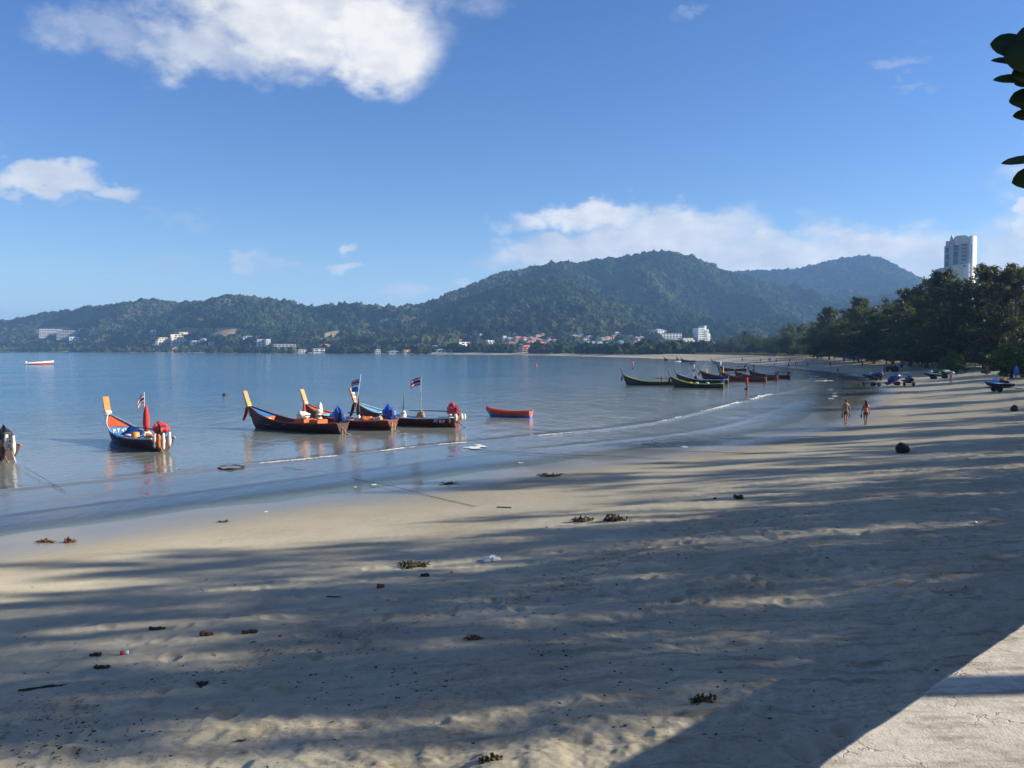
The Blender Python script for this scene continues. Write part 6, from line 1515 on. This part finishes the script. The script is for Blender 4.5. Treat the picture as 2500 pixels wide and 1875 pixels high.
# umbrellas and loungers far along the beach
def umbrella(label, p, mat, h=2.2, r=1.25, group='beach umbrellas'):
    o = empty('beach_umbrella', p); tube('pole', [(0, 0, 0), (0, 0, h)], .03, WHITE, o, 6)
    lathe('canopy', [(r, h - .42), (r * .62, h - .16), (.05, h + .05), (.03, h), (r * .6, h - .21), (r * .98, h - .44)], mat, o, 10, smooth=False); return tag(o, label, 'umbrella', group)
BLU = simple('umbrella_blue', (.02, .09, .38), .7, .15, 4); LBL = simple('lounger_blue', (.22, .36, .55), .7, .15, 4)
for i, (px, py) in enumerate([(2052, 887), (2064, 886), (2075, 888), (2090, 887), (2101, 885), (2113, 886), (2124, 884)]): umbrella('dark blue beach umbrella in front of the trees, number counted from the left: ' + ['first', 'second', 'third', 'fourth', 'fifth', 'sixth', 'seventh'][i], on_sand(px, py), BLU)
umbrella('bright blue umbrella at the far end of the beach', on_sand(1886, 881), TARP_BL, 2.2, 1.6)
umbrella('tall dark blue umbrella under the trees right of centre', on_sand(2171, 878), BLU, 3.0, 1.2)
umbrella('blue umbrella at the right edge under the trees', on_sand(2494, 897), BLU, 1.9, 1.3)
def lounger(label, p, rz):
    o = empty('sun_lounger', p, rz)
    mesh_obj('bed', [(-.32, -.9, .34), (.32, -.9, .34), (.32, .35, .34), (-.32, .35, .34), (-.32, .95, .74), (.32, .95, .74)], [(0, 1, 2, 3), (3, 2, 5, 4)], LBL, o).modifiers.new('t', 'SOLIDIFY').thickness = .06
    for dx in (-.28, .28):
        for dy in (-.8, .4): tube('leg', [(dx, dy, 0), (dx, dy, .34)], .025, WHITE, o, 5)
    tag(o, label, 'lounger', 'pale blue loungers on the far beach')
k = 0
for row, py in enumerate((888, 884.5)):
    for px in range(1970, 2032, 7): lounger('pale blue sun lounger in the rows on the far beach', on_sand(px + row * 3, py), R(80)); k += 1
# blue furled flag, orange panel and white table under the right-hand trees
p = on_sand(2480, 926); o = lathe('furled_umbrella', [(.06, 0), (.05, .55), (.28, .7), (.33, 1.0), (.30, 1.35), (.12, 1.75), (.03, 1.9)], TARP_BL, None, 10); o.location = p; tag(o, 'bright blue furled umbrella near the right edge', 'umbrella')
p = on_sand(2452, 893); o = empty('signboard', p); box('panel', (0, 0, 1.35), (.62, .06, .8), simple('sign_orange', (.75, .14, .02), .6, .1), o); [tube('post', [(dx, .05, 0), (dx, .05, 1.5)], .03, WHITE, o, 5) for dx in (-.22, .22)]; tag(o, 'bright orange panel standing under the trees at right', 'sign')
p = on_sand(2459, 899); o = empty('table', p); box('table_top', (0, 0, .8), (3.4, .7, .06), WHITE, o); [tube('leg', [(dx, 0, 0), (dx, 0, .78)], .03, WHITE, o, 5) for dx in (-1.5, 1.5)]; tag(o, 'long white table at the right edge below the orange panel', 'table')
# ================================================================ THINGS LYING ON THE SAND
WEED = simple('sea_weed', (.055, .05, .02), .9, .35, 14, .6); DARKW = simple('wet_driftwood', (.045, .032, .022), .85, .35, 8, .6); BRNW = simple('brown_husk', (.13, .065, .03), .85, .3, 8, .5)
ROCK = simple('dark_rock', (.022, .021, .022), .8, .35, 5, .6)
def put(o, px, py, label, cat, dz=0.0, rz=0.0):
    p = on_sand(px, py); o.location = (p.x, p.y, p.z + dz); o.rotation_euler = (0, 0, rz); return tag(o, label, cat)
put(lump('boulder', (0, 0, 0), (.34, .30, .29), ROCK, None, 3, .12, 2), 2204, 1106, 'round black lump lying on the open sand right of centre', 'rock', .22)
put(lump('boulder', (0, 0, 0), (.28, .25, .27), ROCK, None, 3, .2, 5), 2476, 1004, 'black lump on the sand near the right edge', 'rock', .18)
def clump(px, py, w, label, seed, mat=WEED, n=34, h=.16):
    rd = random.Random(seed); bm = bmesh.new()
    for k in range(n):
        a = rd.uniform(0, 6.28); r0 = w * .5 * math.sqrt(rd.random()); x, y = r0 * math.cos(a), r0 * math.sin(a) * .6; ln = w * rd.uniform(.15, .42); b = rd.uniform(0, 6.28); hh = h * rd.uniform(.2, 1.2) * (1 - r0 / w)
        add_tube(bm, [(x, y, -.01), (x + ln * .4 * math.cos(b), y + ln * .4 * math.sin(b), hh), (x + ln * math.cos(b + .5), y + ln * math.sin(b + .5), hh * .35)], [.014 + w * .008, .016 + w * .008, .005], 4)
    r = bmesh.ops.create_icosphere(bm, subdivisions=2, radius=1.0)
    for v in r['verts']: v.co = Vector((v.co.x * w * .34 * rd.uniform(.7, 1.2), v.co.y * w * .2 * rd.uniform(.7, 1.2), max(-.02, v.co.z * h * .55 * rd.uniform(.6, 1.3))))
    return put(bm_obj('seaweed_clump', bm, mat), px, py, label, 'seaweed')
clump(1423, 1272, .62, 'dark seaweed clump, left of a pair on the middle sand', 1); clump(1500, 1271, .66, 'dark seaweed clump with raised stalks, right of a pair on the middle sand', 2, h=.24)
clump(1007, 1384, .62, 'dark seaweed clump left of the white plastic', 3); clump(112, 1323, .50, 'brownish weed tangle near the left edge, left piece', 4, BRNW, 26, .1); clump(168, 1324, .34, 'brownish weed tangle near the left edge, right piece', 5, BRNW, 22, .14)
clump(1345, 1162, .95, 'weed tangle near the water in the centre', 6, WEED, 36, .14); clump(1098, 1181, .5, 'small weed clump at the end of a thin weed line', 7, WEED, 20, .1); clump(1720, 1713, .28, 'small leafy weed lump at the edge of the wall shadow', 8, WEED, 22, .08)
clump(1200, 1858, .22, 'small tuft of debris at the bottom edge', 9, WEED, 22, .06); clump(545, 1274, .35, 'twiggy weed on the bright sand left of centre', 10, WEED, 10, .06); clump(1160, 1560, .25, 'brown weed patch in the dappled shade', 11, BRNW, 18, .06); clump(495, 1672, .22, 'dark weed patch in the dappled shade at lower left', 12, WEED, 18, .05)
def plastic():
    bm = bmesh.new(); rd = random.Random(4); n = 9; g = []
    for i in range(n):
        g.append([bm.verts.new(((i / (n - 1) - .5) * .42 + rd.gauss(0, .012), (j / (n - 1) - .5) * .30 + rd.gauss(0, .012), .02 + .09 * math.sin(i / (n - 1) * 3.14) * math.sin(j / (n - 1) * 3.14) + abs(rd.gauss(0, .014)))) for j in range(n)])
    for i in range(n - 1):
        for j in range(n - 1): bm.faces.new((g[i][j], g[i + 1][j], g[i + 1][j + 1], g[i][j + 1]))
    return bm_obj('plastic_sheet', bm, simple('plastic_white', (.68, .70, .72), .4, .08, 10, translucent=.2))
put(plastic(), 1200, 1369, 'crumpled white plastic sheet on the shaded sand', 'litter', .0, .3)
def log(px, py, L, r, mat, label, rz, seed, name='driftwood', cat='driftwood'):
    rd = random.Random(seed); n = 7
    o = tube(name, [(L * (k / (n - 1) - .5), rd.gauss(0, r * .35), rd.gauss(0, r * .25)) for k in range(n)], [r * rd.uniform(.65, 1.1) for _ in range(n)], mat, None, 7, False)
    return put(o, px, py, label, cat, r * .6, rz)
log(384, 1537, .26, .035, DARKW, 'dark driftwood chunk, leftmost of three in the shade', .1, 1); log(506, 1551, .20, .045, BRNW, 'brown driftwood chunk in the middle of three in the shade', .15, 2); log(610, 1546, .24, .035, DARKW, 'dark driftwood chunk, rightmost of three in the shade', .2, 3)
log(928, 1435, .13, .05, BRNW, 'brown husk lying right of the dark stick', .4, 4, 'coconut_husk', 'husk'); log(1037, 1407, .16, .05, CLOTH_BK, 'black rubber scrap under the dark seaweed clump', -.5, 5, 'rubber_scrap', 'litter'); log(815, 1458, .30, .014, DARKW, 'short dark stick in the shade', -.2, 6, 'stick', 'stick')
log(232, 1601, .16, .03, DARKW, 'dark wood bit left of the red and white can', .2, 7); log(1802, 1219, .22, .09, DARKW, 'dark lump of wood on the right-hand sand', .2, 8); log(589, 1810, .10, .016, BRNW, 'dry brown leaf curl on the bright sand at the bottom', .2, 9, 'dry_leaf', 'leaf'); log(1745, 1218, .12, .03, DARKW, 'small dark wood bit on the right-hand sand', .6, 10); log(1100, 1183, .9, .012, DARKW, 'thin weed line by the water', .12, 11, 'weed_line', 'seaweed')
log(120, 1678, .75, .018, DARKW, 'long dark weed streak at the left edge', .35, 12, 'weed_line', 'seaweed'); log(250, 1632, .22, .035, DARKW, 'dark wood below the red and white can', -.1, 13); log(1232, 1130, .12, .03, DARKW, 'dark scrap on the wet sand in the centre', .0, 14)
o = empty('drink_can'); lathe('can_body', [(.028, -.06), (.033, -.05), (.033, .0)], CLOTH_RD, o, 10, rot=(0, R(90), 0)); lathe('can_top', [(.033, .0), (.033, .05), (.027, .06)], WHITE, o, 10, rot=(0, R(90), 0)); put(o, 304, 1598, 'red and white drink can on the shaded sand at lower left', 'can', .03, .3)
put(lump('plastic_scrap', (0, 0, 0), (.045, .03, .02), simple('plastic_pink', (.6, .05, .22), .5, .1), None, 1, .1, 3), 1103, 1398, 'tiny pink plastic scrap on the shaded sand', 'litter', .02)
put(lump('plastic_scrap', (0, 0, 0), (.07, .045, .03), WHITE, None, 1, .1, 4), 2380, 1278, 'small pale plastic scrap on the shaded sand at right', 'litter', .03)
# countless crumbs of weed, husk and leaf along the tide lines
def litter():
    r = np.random.default_rng(8); V = []; F = []; n = 0
    px = r.uniform(-60, 2480, 30000); py = r.uniform(1180, 1870, 30000)
    P = [gp(a, b, 1.3) for a, b in zip(px, py)]; X_ = np.array([p.x for p in P]); Y_ = np.array([p.y for p in P]); d = shore_d(X_, Y_)
    w = .9 * np.exp(-((d - 16.5) / 1.2) ** 2) + .25 * np.exp(-((d - 20.5) / 2.5) ** 2) + .05
    w = np.where(d < 7, .01, w) * np.clip((fbm(X_ / 1.5, Y_ / 1.5, 3) - .40) * 5, 0.04, 1)
    k = r.random(len(px)) < w; xs, ys = X_[k], Y_[k]; zs = ground_z(xs, ys)
    for x, y, z in zip(xs, ys, zs):
        s = (.005 + .034 * r.random() ** 3.5) * (1 + .03 * math.hypot(x, y)); a = r.uniform(0, 6.28); e = r.uniform(.25, .8); b = len(V)
        for k in range(5):
            q = a + 2 * math.pi * k / 5 ; rr = s * r.uniform(.6, 1.2); ux, uy = rr * math.cos(2 * math.pi * k / 5), rr * e * math.sin(2 * math.pi * k / 5)
            V.append((x + ux * math.cos(a) - uy * math.sin(a), y + ux * math.sin(a) + uy * math.cos(a), z - .004))
        V.append((x, y, z + s * r.uniform(.12, .4)))
        F += [(b + k, b + (k + 1) % 5, b + 5) for k in range(5)]
    o = mesh_obj('tide_litter', V, F, simple('tide_litter', (.075, .055, .035), .9, .5, 3)); tag(o, 'crumbs of weed and husk strewn along the tide lines', 'litter', kind='stuff')
litter()
build_forest()
# ---------------------------------------------------------------- the air
def build_haze():
    m, nt, out = new_mat('sea_haze')
    v = N(nt, 'ShaderNodeVolumePrincipled'); v.inputs['Color'].default_value = (0.28, 0.54, 1.0, 1); v.inputs['Density'].default_value = HAZE; v.inputs['Anisotropy'].default_value = 0.1
    nt.links.new(v.outputs[0], out.inputs['Volume'])
    o = box('haze', (0, 0, 0), (1, 1, 1), m); o.location = (0, 700, 180.5); o.scale = (16000, 16000, 379)
    tag(o, 'thin blue sea haze over the bay and hills', 'haze', kind='stuff')
HAZE = 1.7e-4
build_haze()
